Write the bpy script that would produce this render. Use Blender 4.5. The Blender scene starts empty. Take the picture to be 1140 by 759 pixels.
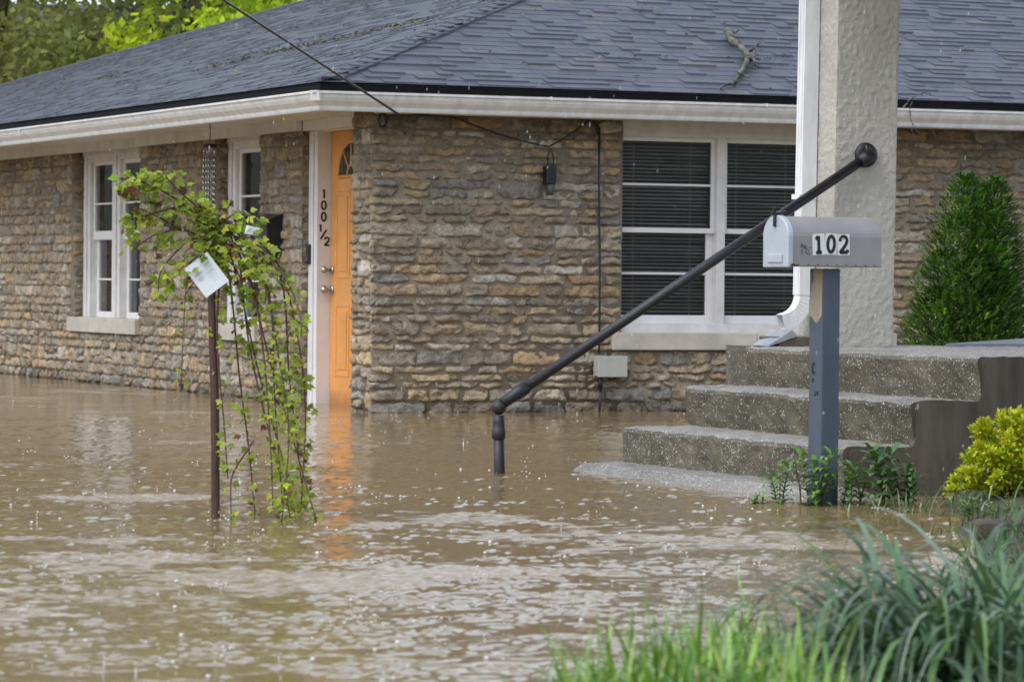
import bpy, math, random
import numpy as np
from mathutils import Vector, Matrix, noise

# ------------------------------------------------------------------ camera, world, light, exposure
scn = bpy.context.scene
col = scn.collection
R = math.radians
cam_d = bpy.data.cameras.new('camera'); cam = bpy.data.objects.new('camera', cam_d); col.objects.link(cam)
cam_d.sensor_width = 36; cam_d.lens = 129.5; cam_d.clip_start = .1; cam_d.clip_end = 1500
cam.matrix_world = Matrix.Translation((0, 0, .9)) @ Matrix.Rotation(R(90 - .946), 4, 'X') @ Matrix.Rotation(.009, 4, 'Z')
cam_d.dof.use_dof = True; cam_d.dof.focus_distance = 18.6; cam_d.dof.aperture_fstop = 8.5
scn.camera = cam

SUN_EL, SUN_AZ = 55, 226            # azimuth the light comes from, clockwise from +Y
w = bpy.data.worlds.new('World'); scn.world = w; w.use_nodes = True
nt = w.node_tree; nt.nodes.clear()
sky = nt.nodes.new('ShaderNodeTexSky'); sky.sky_type = 'NISHITA'; sky.sun_disc = False
sky.sun_elevation = R(SUN_EL); sky.sun_rotation = R(SUN_AZ); sky.air_density = 1.0; sky.dust_density = 1.6; sky.ozone_density = 1.0
hs = nt.nodes.new('ShaderNodeHueSaturation'); hs.inputs['Saturation'].default_value = .5
bgn = nt.nodes.new('ShaderNodeBackground'); bgn.inputs['Strength'].default_value = .15
out = nt.nodes.new('ShaderNodeOutputWorld')
nt.links.new(sky.outputs[0], hs.inputs['Color']); nt.links.new(hs.outputs[0], bgn.inputs[0]); nt.links.new(bgn.outputs[0], out.inputs[0])
sd = bpy.data.lights.new('sun', 'SUN'); sd.energy = .75; sd.angle = R(45); sd.color = (1, .985, .96)
sun = bpy.data.objects.new('sun', sd); col.objects.link(sun)
a_, e_ = R(SUN_AZ), R(SUN_EL)
sdir = Vector((math.sin(a_) * math.cos(e_), math.cos(a_) * math.cos(e_), math.sin(e_)))
sun.rotation_euler = sdir.to_track_quat('Z', 'Y').to_euler()
scn.view_settings.view_transform = 'Standard'; scn.view_settings.look = 'None'
scn.view_settings.gamma = 1; scn.view_settings.exposure = 1.06
scn.view_settings.use_curve_mapping = False
scn.render.engine = 'CYCLES'
scn.cycles.use_denoising = True; scn.cycles.use_adaptive_sampling = False; scn.cycles.sample_clamp_indirect = 4
scn.cycles.max_bounces = 8; scn.cycles.transparent_max_bounces = 12

TH = R(23.26)
U = Vector((math.cos(TH), math.sin(TH), 0)); V = Vector((-math.sin(TH), math.cos(TH), 0))
C0 = Vector((-.938, 24.70, 0)); S0 = Vector((.525, 17.5, 0))
rnd = random.Random(7)
def nz(x, y=0., z=0.): return noise.noise(Vector((x, y, z)))

# ------------------------------------------------------------------ materials
MATS = {}
def M(name, c, rough=.6, var=.15, vs=6, bump=.0, bs=60, attr=False, spec=.5, metal=0, detail=4, stretch=(1, 1, 1), coat=0, c2=None, bdist=.01):
    m = bpy.data.materials.new(name); m.use_nodes = True
    t = m.node_tree; b = t.nodes['Principled BSDF']; L = t.links.new
    b.inputs['Roughness'].default_value = rough; b.inputs['Metallic'].default_value = metal
    b.inputs['Specular IOR Level'].default_value = spec
    b.inputs['Coat Weight'].default_value = coat
    tc = t.nodes.new('ShaderNodeTexCoord'); mp = t.nodes.new('ShaderNodeMapping'); mp.inputs['Scale'].default_value = stretch
    L(tc.outputs['Object'], mp.inputs[0])
    n = t.nodes.new('ShaderNodeTexNoise'); n.inputs['Scale'].default_value = vs; n.inputs['Detail'].default_value = 6; n.inputs['Roughness'].default_value = .65
    L(mp.outputs[0], n.inputs['Vector'])
    mr = t.nodes.new('ShaderNodeMapRange'); mr.inputs[1].default_value = .3; mr.inputs[2].default_value = .7
    mr.inputs[3].default_value = 1 - var; mr.inputs[4].default_value = 1 + var
    L(n.outputs[0], mr.inputs[0])
    src = None
    if attr:
        at = t.nodes.new('ShaderNodeAttribute'); at.attribute_name = 'Col'; src = at.outputs['Color']
    elif c2:
        n2 = t.nodes.new('ShaderNodeTexNoise'); n2.inputs['Scale'].default_value = vs * .37; n2.inputs['Detail'].default_value = 5
        L(mp.outputs[0], n2.inputs['Vector'])
        rp = t.nodes.new('ShaderNodeValToRGB'); rp.color_ramp.elements[0].position = .4; rp.color_ramp.elements[1].position = .65
        rp.color_ramp.elements[0].color = (*c, 1); rp.color_ramp.elements[1].color = (*c2, 1)
        L(n2.outputs[0], rp.inputs[0]); src = rp.outputs[0]
    mx = t.nodes.new('ShaderNodeMix'); mx.data_type = 'RGBA'; mx.blend_type = 'MULTIPLY'; mx.inputs[0].default_value = 1
    if src: L(src, mx.inputs[6])
    else: mx.inputs[6].default_value = (*c, 1)
    cb = t.nodes.new('ShaderNodeCombineColor')
    for i in range(3): L(mr.outputs[0], cb.inputs[i])
    L(cb.outputs[0], mx.inputs[7]); L(mx.outputs[2], b.inputs['Base Color'])
    if bump:
        nb = t.nodes.new('ShaderNodeTexNoise'); nb.inputs['Scale'].default_value = bs; nb.inputs['Detail'].default_value = detail; nb.inputs['Roughness'].default_value = .6
        L(mp.outputs[0], nb.inputs['Vector'])
        bn = t.nodes.new('ShaderNodeBump'); bn.inputs['Strength'].default_value = bump; bn.inputs['Distance'].default_value = bdist
        L(nb.outputs[0], bn.inputs['Height']); L(bn.outputs[0], b.inputs['Normal'])
    m['mx'] = 1; MATS[name] = m
    return m
def nodes_of(m): return m.node_tree, m.node_tree.nodes['Principled BSDF']
def leafmat(name, rough=.45, trans=.35, spec=.35):
    m = M(name, (.1, .2, .05), rough, .12, 30, attr=True, spec=spec)
    t, b = nodes_of(m); L = t.links.new
    tr = t.nodes.new('ShaderNodeBsdfTranslucent'); mix = t.nodes.new('ShaderNodeMixShader'); mix.inputs[0].default_value = trans
    srcc = b.inputs['Base Color'].links[0].from_socket
    L(srcc, tr.inputs[0]); o = t.nodes['Material Output']
    L(b.outputs[0], mix.inputs[1]); L(tr.outputs[0], mix.inputs[2]); L(mix.outputs[0], o.inputs[0])
    return m
m_stone = M('stone', (0, 0, 0), .6, .45, 16, 1.0, 60, attr=True, spec=.35, detail=10, bdist=.035)
m_mortar = M('mortar', (.23, .19, .138), .8, .25, 10, .6, 70)
m_shingle = M('shingle', (0, 0, 0), .42, .13, 4, .5, 260, attr=True, spec=.5)
m_white = M('white_paint', (.70, .69, .69), .42, .07, 7, .08, 40)
m_old_white = M('old_white_paint', (.60, .585, .57), .55, .13, 9, .2, 50, c2=(.66, .65, .64))
m_gutter = M('gutter_paint', (.70, .70, .70), .38, .16, 5, .05, 30, stretch=(2.5, 2.5, .6))
m_black = M('black_metal', (.012, .013, .016), .4, .2, 20, .1, 60)
m_drip_shadow = M('drip_edge_shadow', (.006, .006, .007), .8, .3, 20, spec=.15)
m_orange = M('orange_door', (.71, .31, .078), .38, .11, 4, .05, 60)
m_lime = M('limestone', (.42, .385, .33), .7, .14, 8, .3, 60, c2=(.52, .48, .42))
m_dark = M('dark_room', (.02, .02, .022), .9, .1, 5)
m_blind = M('blind_slat', (.78, .76, .73), .5, .05, 10)
m_rail = M('painted_pipe', (.007, .009, .014), .34, .4, 30, .35, 140, c2=(.016, .012, .010))
m_galv = M('galvanised_steel', (.30, .288, .29), .45, .10, 6, .06, 20, metal=.35)
m_door_al = M('pale_metal', (.44, .48, .53), .4, .08, 8, .04, 20, metal=.3)
m_post = M('blue_grey_paint', (.062, .082, .115), .5, .2, 10, .2, 40, stretch=(1, 1, .25))
m_wood = M('bare_wood', (.34, .29, .21), .8, .2, 12, .3, 40, stretch=(6, 6, .6))
m_sticker = M('sticker', (.72, .72, .70), .5, .05, 10)
m_ink = M('ink', (.012, .012, .016), .5, .1, 20)
m_brass = M('knob_metal', (.45, .42, .38), .25, .1, 20, metal=.9)
m_grey_box = M('grey_plastic', (.40, .41, .36), .45, .07, 10)
m_stucco = M('stucco', (.42, .40, .355), .75, .16, 3, .7, 110, c2=(.49, .46, .405), detail=6)
m_branch = M('lichen_bark', (.035, .03, .024), .8, .5, 40, .6, 80, c2=(.15, .17, .125))
m_twig = M('twig_bark', (.085, .04, .03), .6, .3, 40, .3, 90)
m_stem = M('green_stem', (.10, .07, .05), .6, .3, 30)
m_bark = M('tree_bark', (.09, .07, .05), .85, .3, 8, .5, 30)
m_flowleaf = leafmat('weeping_leaf', .4, .35)
m_bushleaf = leafmat('bush_leaf', .5, .25)
m_farleaf = leafmat('far_leaf', .6, .62)
m_blade = leafmat('blade', .3, .22, .7)
m_litter = M('litter', (0, 0, 0), .7, .2, 30, attr=True)
m_soil = M('soil', (.035, .03, .018), .75, .35, 5, .7, 40, c2=(.05, .06, .025))
m_sidec = M('damp_concrete', (.058, .046, .032), .6, .5, 9, .35, 50, c2=(.09, .073, .05), stretch=(1, 1, .22))
m_floor = M('painted_floor', (.20, .22, .26), .32, .12, 4, .1, 30)
m_slate = M('grey_sheet_metal', (.26, .28, .30), .45, .2, 8)

def wet_base(m):
    # soaked band with a ragged top edge just above the flood line
    t, b = nodes_of(m); L = t.links.new
    old = b.inputs['Base Color'].links[0].from_socket
    tc = t.nodes.new('ShaderNodeTexCoord'); sx = t.nodes.new('ShaderNodeSeparateXYZ'); L(tc.outputs['Object'], sx.inputs[0])
    n = t.nodes.new('ShaderNodeTexNoise'); n.inputs['Scale'].default_value = 7; n.inputs['Detail'].default_value = 5; L(tc.outputs['Object'], n.inputs['Vector'])
    ad = t.nodes.new('ShaderNodeMath'); ad.operation = 'MULTIPLY_ADD'; ad.inputs[1].default_value = -.16; L(n.outputs[0], ad.inputs[0]); L(sx.outputs[2], ad.inputs[2])
    mr = t.nodes.new('ShaderNodeMapRange'); mr.inputs[1].default_value = -.06; mr.inputs[2].default_value = .05; mr.inputs[3].default_value = .62; mr.inputs[4].default_value = 1; L(ad.outputs[0], mr.inputs[0])
    cb = t.nodes.new('ShaderNodeCombineColor')
    for i in range(3): L(mr.outputs[0], cb.inputs[i])
    mx = t.nodes.new('ShaderNodeMix'); mx.data_type = 'RGBA'; mx.blend_type = 'MULTIPLY'; mx.inputs[0].default_value = 1
    L(old, mx.inputs[6]); L(cb.outputs[0], mx.inputs[7]); L(mx.outputs[2], b.inputs['Base Color'])
wet_base(m_stone); wet_base(m_mortar); wet_base(m_orange)
# exposed aggregate concrete: pale pebbles in a mossy brown-grey matrix
def aggregate():
    m = M('aggregate', (.115, .097, .068), .5, .35, 5, 0, c2=(.076, .068, .038))
    t, b = nodes_of(m); L = t.links.new
    tc = t.nodes.new('ShaderNodeTexCoord')
    vo = t.nodes.new('ShaderNodeTexVoronoi'); vo.inputs['Scale'].default_value = 120
    ns = t.nodes.new('ShaderNodeTexNoise'); ns.inputs['Scale'].default_value = 6; ns.inputs['Detail'].default_value = 4
    L(tc.outputs['Object'], vo.inputs['Vector']); L(tc.outputs['Object'], ns.inputs['Vector'])
    sep = t.nodes.new('ShaderNodeSeparateColor'); L(vo.outputs['Color'], sep.inputs[0])
    thr = t.nodes.new('ShaderNodeMath'); thr.operation = 'ADD'; L(sep.outputs[0], thr.inputs[0])
    sc = t.nodes.new('ShaderNodeMath'); sc.operation = 'MULTIPLY'; sc.inputs[1].default_value = .55; L(ns.outputs[0], sc.inputs[0]); L(sc.outputs[0], thr.inputs[1])
    g = t.nodes.new('ShaderNodeMath'); g.operation = 'GREATER_THAN'; L(thr.outputs[0], g.inputs[0])
    geo = t.nodes.new('ShaderNodeNewGeometry'); sx = t.nodes.new('ShaderNodeSeparateXYZ'); L(geo.outputs['True Normal'], sx.inputs[0])
    tm = t.nodes.new('ShaderNodeMapRange'); tm.inputs[1].default_value = .4; tm.inputs[2].default_value = .9; tm.inputs[3].default_value = 1.06; tm.inputs[4].default_value = .42; L(sx.outputs[2], tm.inputs[0]); L(tm.outputs[0], g.inputs[1])
    ds = t.nodes.new('ShaderNodeMath'); ds.operation = 'LESS_THAN'; ds.inputs[1].default_value = .42; L(vo.outputs['Distance'], ds.inputs[0])
    k = t.nodes.new('ShaderNodeMath'); k.operation = 'MULTIPLY'; L(g.outputs[0], k.inputs[0]); L(ds.outputs[0], k.inputs[1])
    mx = t.nodes.new('ShaderNodeMix'); mx.data_type = 'RGBA'
    old = b.inputs['Base Color'].links[0].from_socket
    tread_sheen = t.nodes.new('ShaderNodeMix'); tread_sheen.data_type = 'RGBA'; wm = t.nodes.new('ShaderNodeMapRange'); wm.inputs[1].default_value = .5; wm.inputs[2].default_value = .9; L(sx.outputs[2], wm.inputs[0])
    L(wm.outputs[0], tread_sheen.inputs[0]); L(old, tread_sheen.inputs[6]); tread_sheen.inputs[7].default_value = (.20, .19, .168, 1)      # sky glare on the wet treads painted as a paler base; risers mossy
    st = t.nodes.new('ShaderNodeTexNoise'); st.inputs['Scale'].default_value = 3.2; st.inputs['Detail'].default_value = 7; st.inputs['Roughness'].default_value = .7; L(tc.outputs['Object'], st.inputs['Vector'])
    sm = t.nodes.new('ShaderNodeMapRange'); sm.inputs[1].default_value = .35; sm.inputs[2].default_value = .65; sm.inputs[3].default_value = .55; sm.inputs[4].default_value = 1.25; L(st.outputs[0], sm.inputs[0])
    sc3 = t.nodes.new('ShaderNodeVectorMath'); sc3.operation = 'SCALE'; L(tread_sheen.outputs[2], sc3.inputs[0]); L(sm.outputs[0], sc3.inputs['Scale'])
    L(k.outputs[0], mx.inputs[0]); L(sc3.outputs[0], mx.inputs[6])
    peb = t.nodes.new('ShaderNodeMix'); peb.data_type = 'RGBA'; peb.inputs[6].default_value = (.15, .135, .11, 1); peb.inputs[7].default_value = (.52, .50, .46, 1)
    L(sep.outputs[1], peb.inputs[0]); L(peb.outputs[2], mx.inputs[7]); L(mx.outputs[2], b.inputs['Base Color'])
    bn = t.nodes.new('ShaderNodeBump'); bn.inputs['Strength'].default_value = .5; bn.inputs['Distance'].default_value = .004; bn.invert = True
    L(vo.outputs['Distance'], bn.inputs['Height']); L(bn.outputs[0], b.inputs['Normal'])
    return m
m_agg = aggregate()

def glassmat(name, tint=(.8, .85, .83), refl=.06):
    m = bpy.data.materials.new(name); m.use_nodes = True; t = m.node_tree; t.nodes.clear(); L = t.links.new
    tr = t.nodes.new('ShaderNodeBsdfTransparent'); tr.inputs[0].default_value = (*tint, 1)
    gl = t.nodes.new('ShaderNodeBsdfGlossy'); gl.inputs['Roughness'].default_value = .03
    fr = t.nodes.new('ShaderNodeFresnel'); fr.inputs[0].default_value = 1.5
    mul = t.nodes.new('ShaderNodeMath'); mul.operation = 'MULTIPLY'; mul.inputs[1].default_value = 1.4; mul.use_clamp = True
    mix = t.nodes.new('ShaderNodeMixShader'); o = t.nodes.new('ShaderNodeOutputMaterial')
    L(fr.outputs[0], mul.inputs[0]); L(mul.outputs[0], mix.inputs[0]); L(tr.outputs[0], mix.inputs[1]); L(gl.outputs[0], mix.inputs[2]); L(mix.outputs[0], o.inputs[0])
    return m
m_glass = glassmat('window_glass', (.80, .82, .82))

def watermat():
    m = bpy.data.materials.new('muddy_water'); m.use_nodes = True
    t, b = nodes_of(m); L = t.links.new
    def N(k, **kw):
        n = t.nodes.new(k)
        for a, v in kw.items(): setattr(n, a, v)
        return n
    def math_(op, a, bb=None, clamp=False):
        n = N('ShaderNodeMath', operation=op); n.use_clamp = clamp
        for i, s in enumerate((a, bb)):
            if s is None: continue
            if isinstance(s, (int, float)): n.inputs[i].default_value = s
            else: L(s, n.inputs[i])
        return n.outputs[0]
    tc = N('ShaderNodeTexCoord')
    def noise_(scale, det=4, rough=.55, sx=1):
        mp = N('ShaderNodeMapping'); mp.inputs['Scale'].default_value = (sx, 1, 1); L(tc.outputs['Object'], mp.inputs[0])
        n = N('ShaderNodeTexNoise'); n.inputs['Scale'].default_value = scale; n.inputs['Detail'].default_value = det; n.inputs['Roughness'].default_value = rough
        L(mp.outputs[0], n.inputs['Vector']); return n.outputs[0]
    def ramp(v, a, bb, lo=0., hi=1.):
        n = N('ShaderNodeMapRange'); n.interpolation_type = 'SMOOTHSTEP'
        n.inputs[1].default_value = a; n.inputs[2].default_value = bb; n.inputs[3].default_value = lo; n.inputs[4].default_value = hi
        L(v, n.inputs[0]); return n.outputs[0]
    patch = ramp(noise_(.42, 5, .62, .55), .47, .62)
    # raindrop rings: voronoi cells, a decaying circular wave in each
    def rings(scale, freq, rad):
        mp = N('ShaderNodeMapping'); mp.inputs['Location'].default_value = (scale * 3.1, scale * 1.7, 0); L(tc.outputs['Object'], mp.inputs[0])
        v = N('ShaderNodeTexVoronoi', voronoi_dimensions='2D'); v.inputs['Scale'].default_value = scale; v.inputs['Randomness'].default_value = 1
        L(mp.outputs[0], v.inputs['Vector'])
        d = v.outputs['Distance']
        sep = N('ShaderNodeSeparateColor'); L(v.outputs['Color'], sep.inputs[0])
        rr = math_('MULTIPLY_ADD', sep.outputs[0], rad * .8); t.nodes[-1].inputs[2].default_value = rad * .3
        s = math_('SINE', math_('MULTIPLY', d, freq))
        fall = math_('SUBTRACT', 1.0, math_('DIVIDE', d, rr), True)
        on = math_('GREATER_THAN', sep.outputs[1], .35)
        return math_('MULTIPLY', math_('MULTIPLY', s, fall), on)
    h = noise_(90, 3, .6)
    bn = N('ShaderNodeBump'); bn.inputs['Strength'].default_value = .5; bn.inputs['Distance'].default_value = .0006
    L(h, bn.inputs['Height']); L(bn.outputs[0], b.inputs['Normal'])
    at = N('ShaderNodeAttribute'); at.attribute_name = 'ruffle'
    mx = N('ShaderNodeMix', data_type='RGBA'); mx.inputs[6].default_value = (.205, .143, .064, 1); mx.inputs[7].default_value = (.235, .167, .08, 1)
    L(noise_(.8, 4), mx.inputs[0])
    sky_sheen = N('ShaderNodeMix', data_type='RGBA'); sky_sheen.inputs[7].default_value = (.68, .66, .63, 1); L(mx.outputs[2], sky_sheen.inputs[6])      # pale sky reflection of the ruffled patches, painted into the base colour
    L(math_('MULTIPLY', ramp(at.outputs['Fac'], .1, 1, 0, .55), ramp(noise_(34, 6, .78, .5), .36, .74)), sky_sheen.inputs[0]); L(sky_sheen.outputs[2], b.inputs['Base Color'])
    L(ramp(at.outputs['Fac'], 0, 1, .05, .26), b.inputs['Roughness']); b.inputs['IOR'].default_value = 1.33
    return m
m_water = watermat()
m_drop = M('aerated_water', (.58, .57, .55), .15, .05, 10, spec=.6)

# ------------------------------------------------------------------ mesh builder
class MB:
    def __init__(s): s.v = []; s.f = []; s.c = []; s.mi = []
    def face(s, idx, c=(1, 1, 1), mi=0): s.f.append(tuple(idx)); s.c.append(c); s.mi.append(mi)
    def poly(s, pts, c=(1, 1, 1), mi=0):
        n = len(s.v); s.v += [tuple(p) for p in pts]; s.face(range(n, n + len(pts)), c, mi)
    def hexa(s, p, c=(1, 1, 1), mi=0):        # 8 corners: bottom 4 ccw, top 4 ccw
        n = len(s.v); s.v += [tuple(q) for q in p]
        for q in ((3, 2, 1, 0), (4, 5, 6, 7), (0, 1, 5, 4), (1, 2, 6, 5), (2, 3, 7, 6), (3, 0, 4, 7)): s.face([n + i for i in q], c, mi)
    def box(s, x0, x1, y0, y1, z0, z1, c=(1, 1, 1), mi=0):
        x0, x1 = sorted((x0, x1)); y0, y1 = sorted((y0, y1)); z0, z1 = sorted((z0, z1))
        s.hexa([(x0, y0, z0), (x1, y0, z0), (x1, y1, z0), (x0, y1, z0), (x0, y0, z1), (x1, y0, z1), (x1, y1, z1), (x0, y1, z1)], c, mi)
    def bar(s, o, ax, ay, az, c=(1, 1, 1), mi=0):   # oriented box: centre, half axes
        o, ax, ay, az = map(Vector, (o, ax, ay, az))
        s.hexa([o - ax - ay - az, o + ax - ay - az, o + ax + ay - az, o - ax + ay - az, o - ax - ay + az, o + ax - ay + az, o + ax + ay + az, o - ax + ay + az], c, mi)
    def tube(s, pts, rad, n=8, c=(1, 1, 1), mi=0, cap=True):
        pts = [Vector(p) for p in pts]
        if not hasattr(rad, '__len__'): rad = [rad] * len(pts)
        base = len(s.v); up = None
        for i, p in enumerate(pts):
            d = (pts[min(i + 1, len(pts) - 1)] - pts[max(i - 1, 0)]).normalized()
            if up is None: up = Vector((0, 0, 1)) if abs(d.z) < .9 else Vector((1, 0, 0))
            sx = d.cross(up).normalized(); up = sx.cross(d).normalized()
            for k in range(n):
                t = 2 * math.pi * k / n
                s.v.append(tuple(p + (sx * math.cos(t) + up * math.sin(t)) * rad[i]))
        for i in range(len(pts) - 1):
            for k in range(n):
                k2 = (k + 1) % n
                s.face((base + i * n + k, base + i * n + k2, base + (i + 1) * n + k2, base + (i + 1) * n + k), c, mi)
        if cap:
            s.face([base + k for k in range(n)][::-1], c, mi); e = base + (len(pts) - 1) * n; s.face([e + k for k in range(n)], c, mi)
    def ball(s, o, r, nu=8, nv=5, c=(1, 1, 1), mi=0, sz=1.):
        o = Vector(o); b = len(s.v)
        for j in range(1, nv):
            ph = math.pi * j / nv
            for i in range(nu):
                t = 2 * math.pi * i / nu
                s.v.append((o.x + r * math.sin(ph) * math.cos(t), o.y + r * math.sin(ph) * math.sin(t), o.z + sz * r * math.cos(ph)))
        top = len(s.v); s.v.append((o.x, o.y, o.z + sz * r)); bot = len(s.v); s.v.append((o.x, o.y, o.z - sz * r))
        for j in range(nv - 2):
            for i in range(nu):
                i2 = (i + 1) % nu
                s.face((b + j * nu + i, b + (j + 1) * nu + i, b + (j + 1) * nu + i2, b + j * nu + i2), c, mi)
        for i in range(nu):
            i2 = (i + 1) % nu
            s.face((top, b + i, b + i2), c, mi); e = b + (nv - 2) * nu; s.face((bot, e + i2, e + i), c, mi)
    def leaf(s, p, d, nrm, L, W, c, fold=.25, mi=0):
        p = Vector(p); d = Vector(d).normalized(); nrm = Vector(nrm)
        sd_ = d.cross(nrm)
        if sd_.length < 1e-4: sd_ = d.orthogonal()
        sd_.normalize(); n2 = sd_.cross(d)
        m = p + d * L * .45; n = len(s.v)
        s.v += [tuple(p), tuple(m + sd_ * W / 2 + n2 * fold * W), tuple(p + d * L), tuple(m - sd_ * W / 2 + n2 * fold * W)]
        s.face((n, n + 1, n + 2), c, mi); s.face((n, n + 2, n + 3), c, mi)
    def ribbon(s, pts, wid, nrm_side, c, mi=0):
        b = len(s.v)
        for i, p in enumerate(pts):
            sd_ = Vector(nrm_side) * wid[i] * .5
            s.v += [tuple(Vector(p) - sd_), tuple(Vector(p) + sd_)]
        for i in range(len(pts) - 1):
            s.face((b + 2 * i, b + 2 * i + 1, b + 2 * i + 3, b + 2 * i + 2), c, mi)
    def build(s, name, mats, parent=None, loc=(0, 0, 0), rz=0, smooth=False, bevel=0, seg=2):
        me = bpy.data.meshes.new(name); me.from_pydata(s.v, [], s.f)
        mats = mats if isinstance(mats, (list, tuple)) else [mats]
        for m in mats: me.materials.append(m)
        if len(mats) > 1: me.polygons.foreach_set('material_index', s.mi)
        at = me.attributes.new('Col', 'FLOAT_COLOR', 'FACE')
        at.data.foreach_set('color', np.array([(*c, 1.) for c in s.c], dtype=np.float32).ravel())
        if smooth: me.polygons.foreach_set('use_smooth', [True] * len(s.f))
        me.update()
        o = bpy.data.objects.new(name, me); col.objects.link(o)
        if parent: o.parent = parent
        o.location = loc; o.rotation_euler.z = rz
        if bevel:
            bv = o.modifiers.new('bevel', 'BEVEL'); bv.width = bevel; bv.segments = seg; bv.limit_method = 'ANGLE'; bv.angle_limit = R(40)
        return o
def tag(o, label=None, cat=None, group=None, kind=None):
    if label: o['label'] = label
    if cat: o['category'] = cat
    if group: o['group'] = group
    if kind: o['kind'] = kind
    return o
def empty(name, loc, rz=0, parent=None):
    o = bpy.data.objects.new(name, None); col.objects.link(o); o.location = loc; o.rotation_euler.z = rz
    o.empty_display_size = .1
    if parent: o.parent = parent
    return o
def copy_tree(o, parent=None):
    c = o.copy(); col.objects.link(c)
    if parent: c.parent = parent
    for ch in list(o.children): copy_tree(ch, c)
    return c

# ------------------------------------------------------------------ setting: ground and water
PATCH_T = .60
def bank_x(y):
    ks = [(4, -2.5), (6.5, -.9), (7.6, -.05), (8.6, .42), (10, .98), (12, 1.32), (14, 1.48), (15.2, 1.55), (16, 2.2), (18, 4), (24, 6), (60, 8)]
    for (a, xa), (b, xb) in zip(ks, ks[1:]):
        if y <= b: return xa + (xb - xa) * max(0, (y - a) / (b - a))
    return 8
def ground_z(x, y):
    d = x - bank_x(y) + .12 * nz(x * 1.7, y * 1.1)
    z = -.32 + .40 / (1 + math.exp(max(-60, min(60, -d * 6.5)))) + .015 * nz(x * 4, y * 4, 3)
    if y < 5: z = max(z, .02 * (5 - y) + .05 if y > -3 else .2)
    if y > 44: z = max(z, min(.5, (y - 44) * .1))
    far = math.hypot(x, y - 15) - 33
    if far > 0: z = max(z, min(9, -.3 + .15 * far))  # surrounding rise added to the ground to darken what the panes reflect
    return z
def build_ground():
    mb = MB()
    xs = sorted(set([-420, -200, -90, -50, -30, -20, -12, -8, -5] + [round(-3.5 + i * .14, 3) for i in range(66)] + [7, 9, 12, 20, 30, 50, 90, 200, 420]))
    ys = sorted(set([-60, -25, -10, -4] + [round(0 + i * .2, 3) for i in range(100)] + [21, 23, 26, 30, 36, 40, 43, 44, 46, 49, 55, 70, 110, 220, 600]))
    for y in ys:
        for x in xs: mb.v.append((x, y, ground_z(x, y)))
    n = len(xs)
    for j in range(len(ys) - 1):
        for i in range(n - 1): mb.face((j * n + i, j * n + i + 1, (j + 1) * n + i + 1, (j + 1) * n + i))
    tag(mb.build('ground', m_soil, smooth=True), kind='structure')
    build_water()
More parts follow.
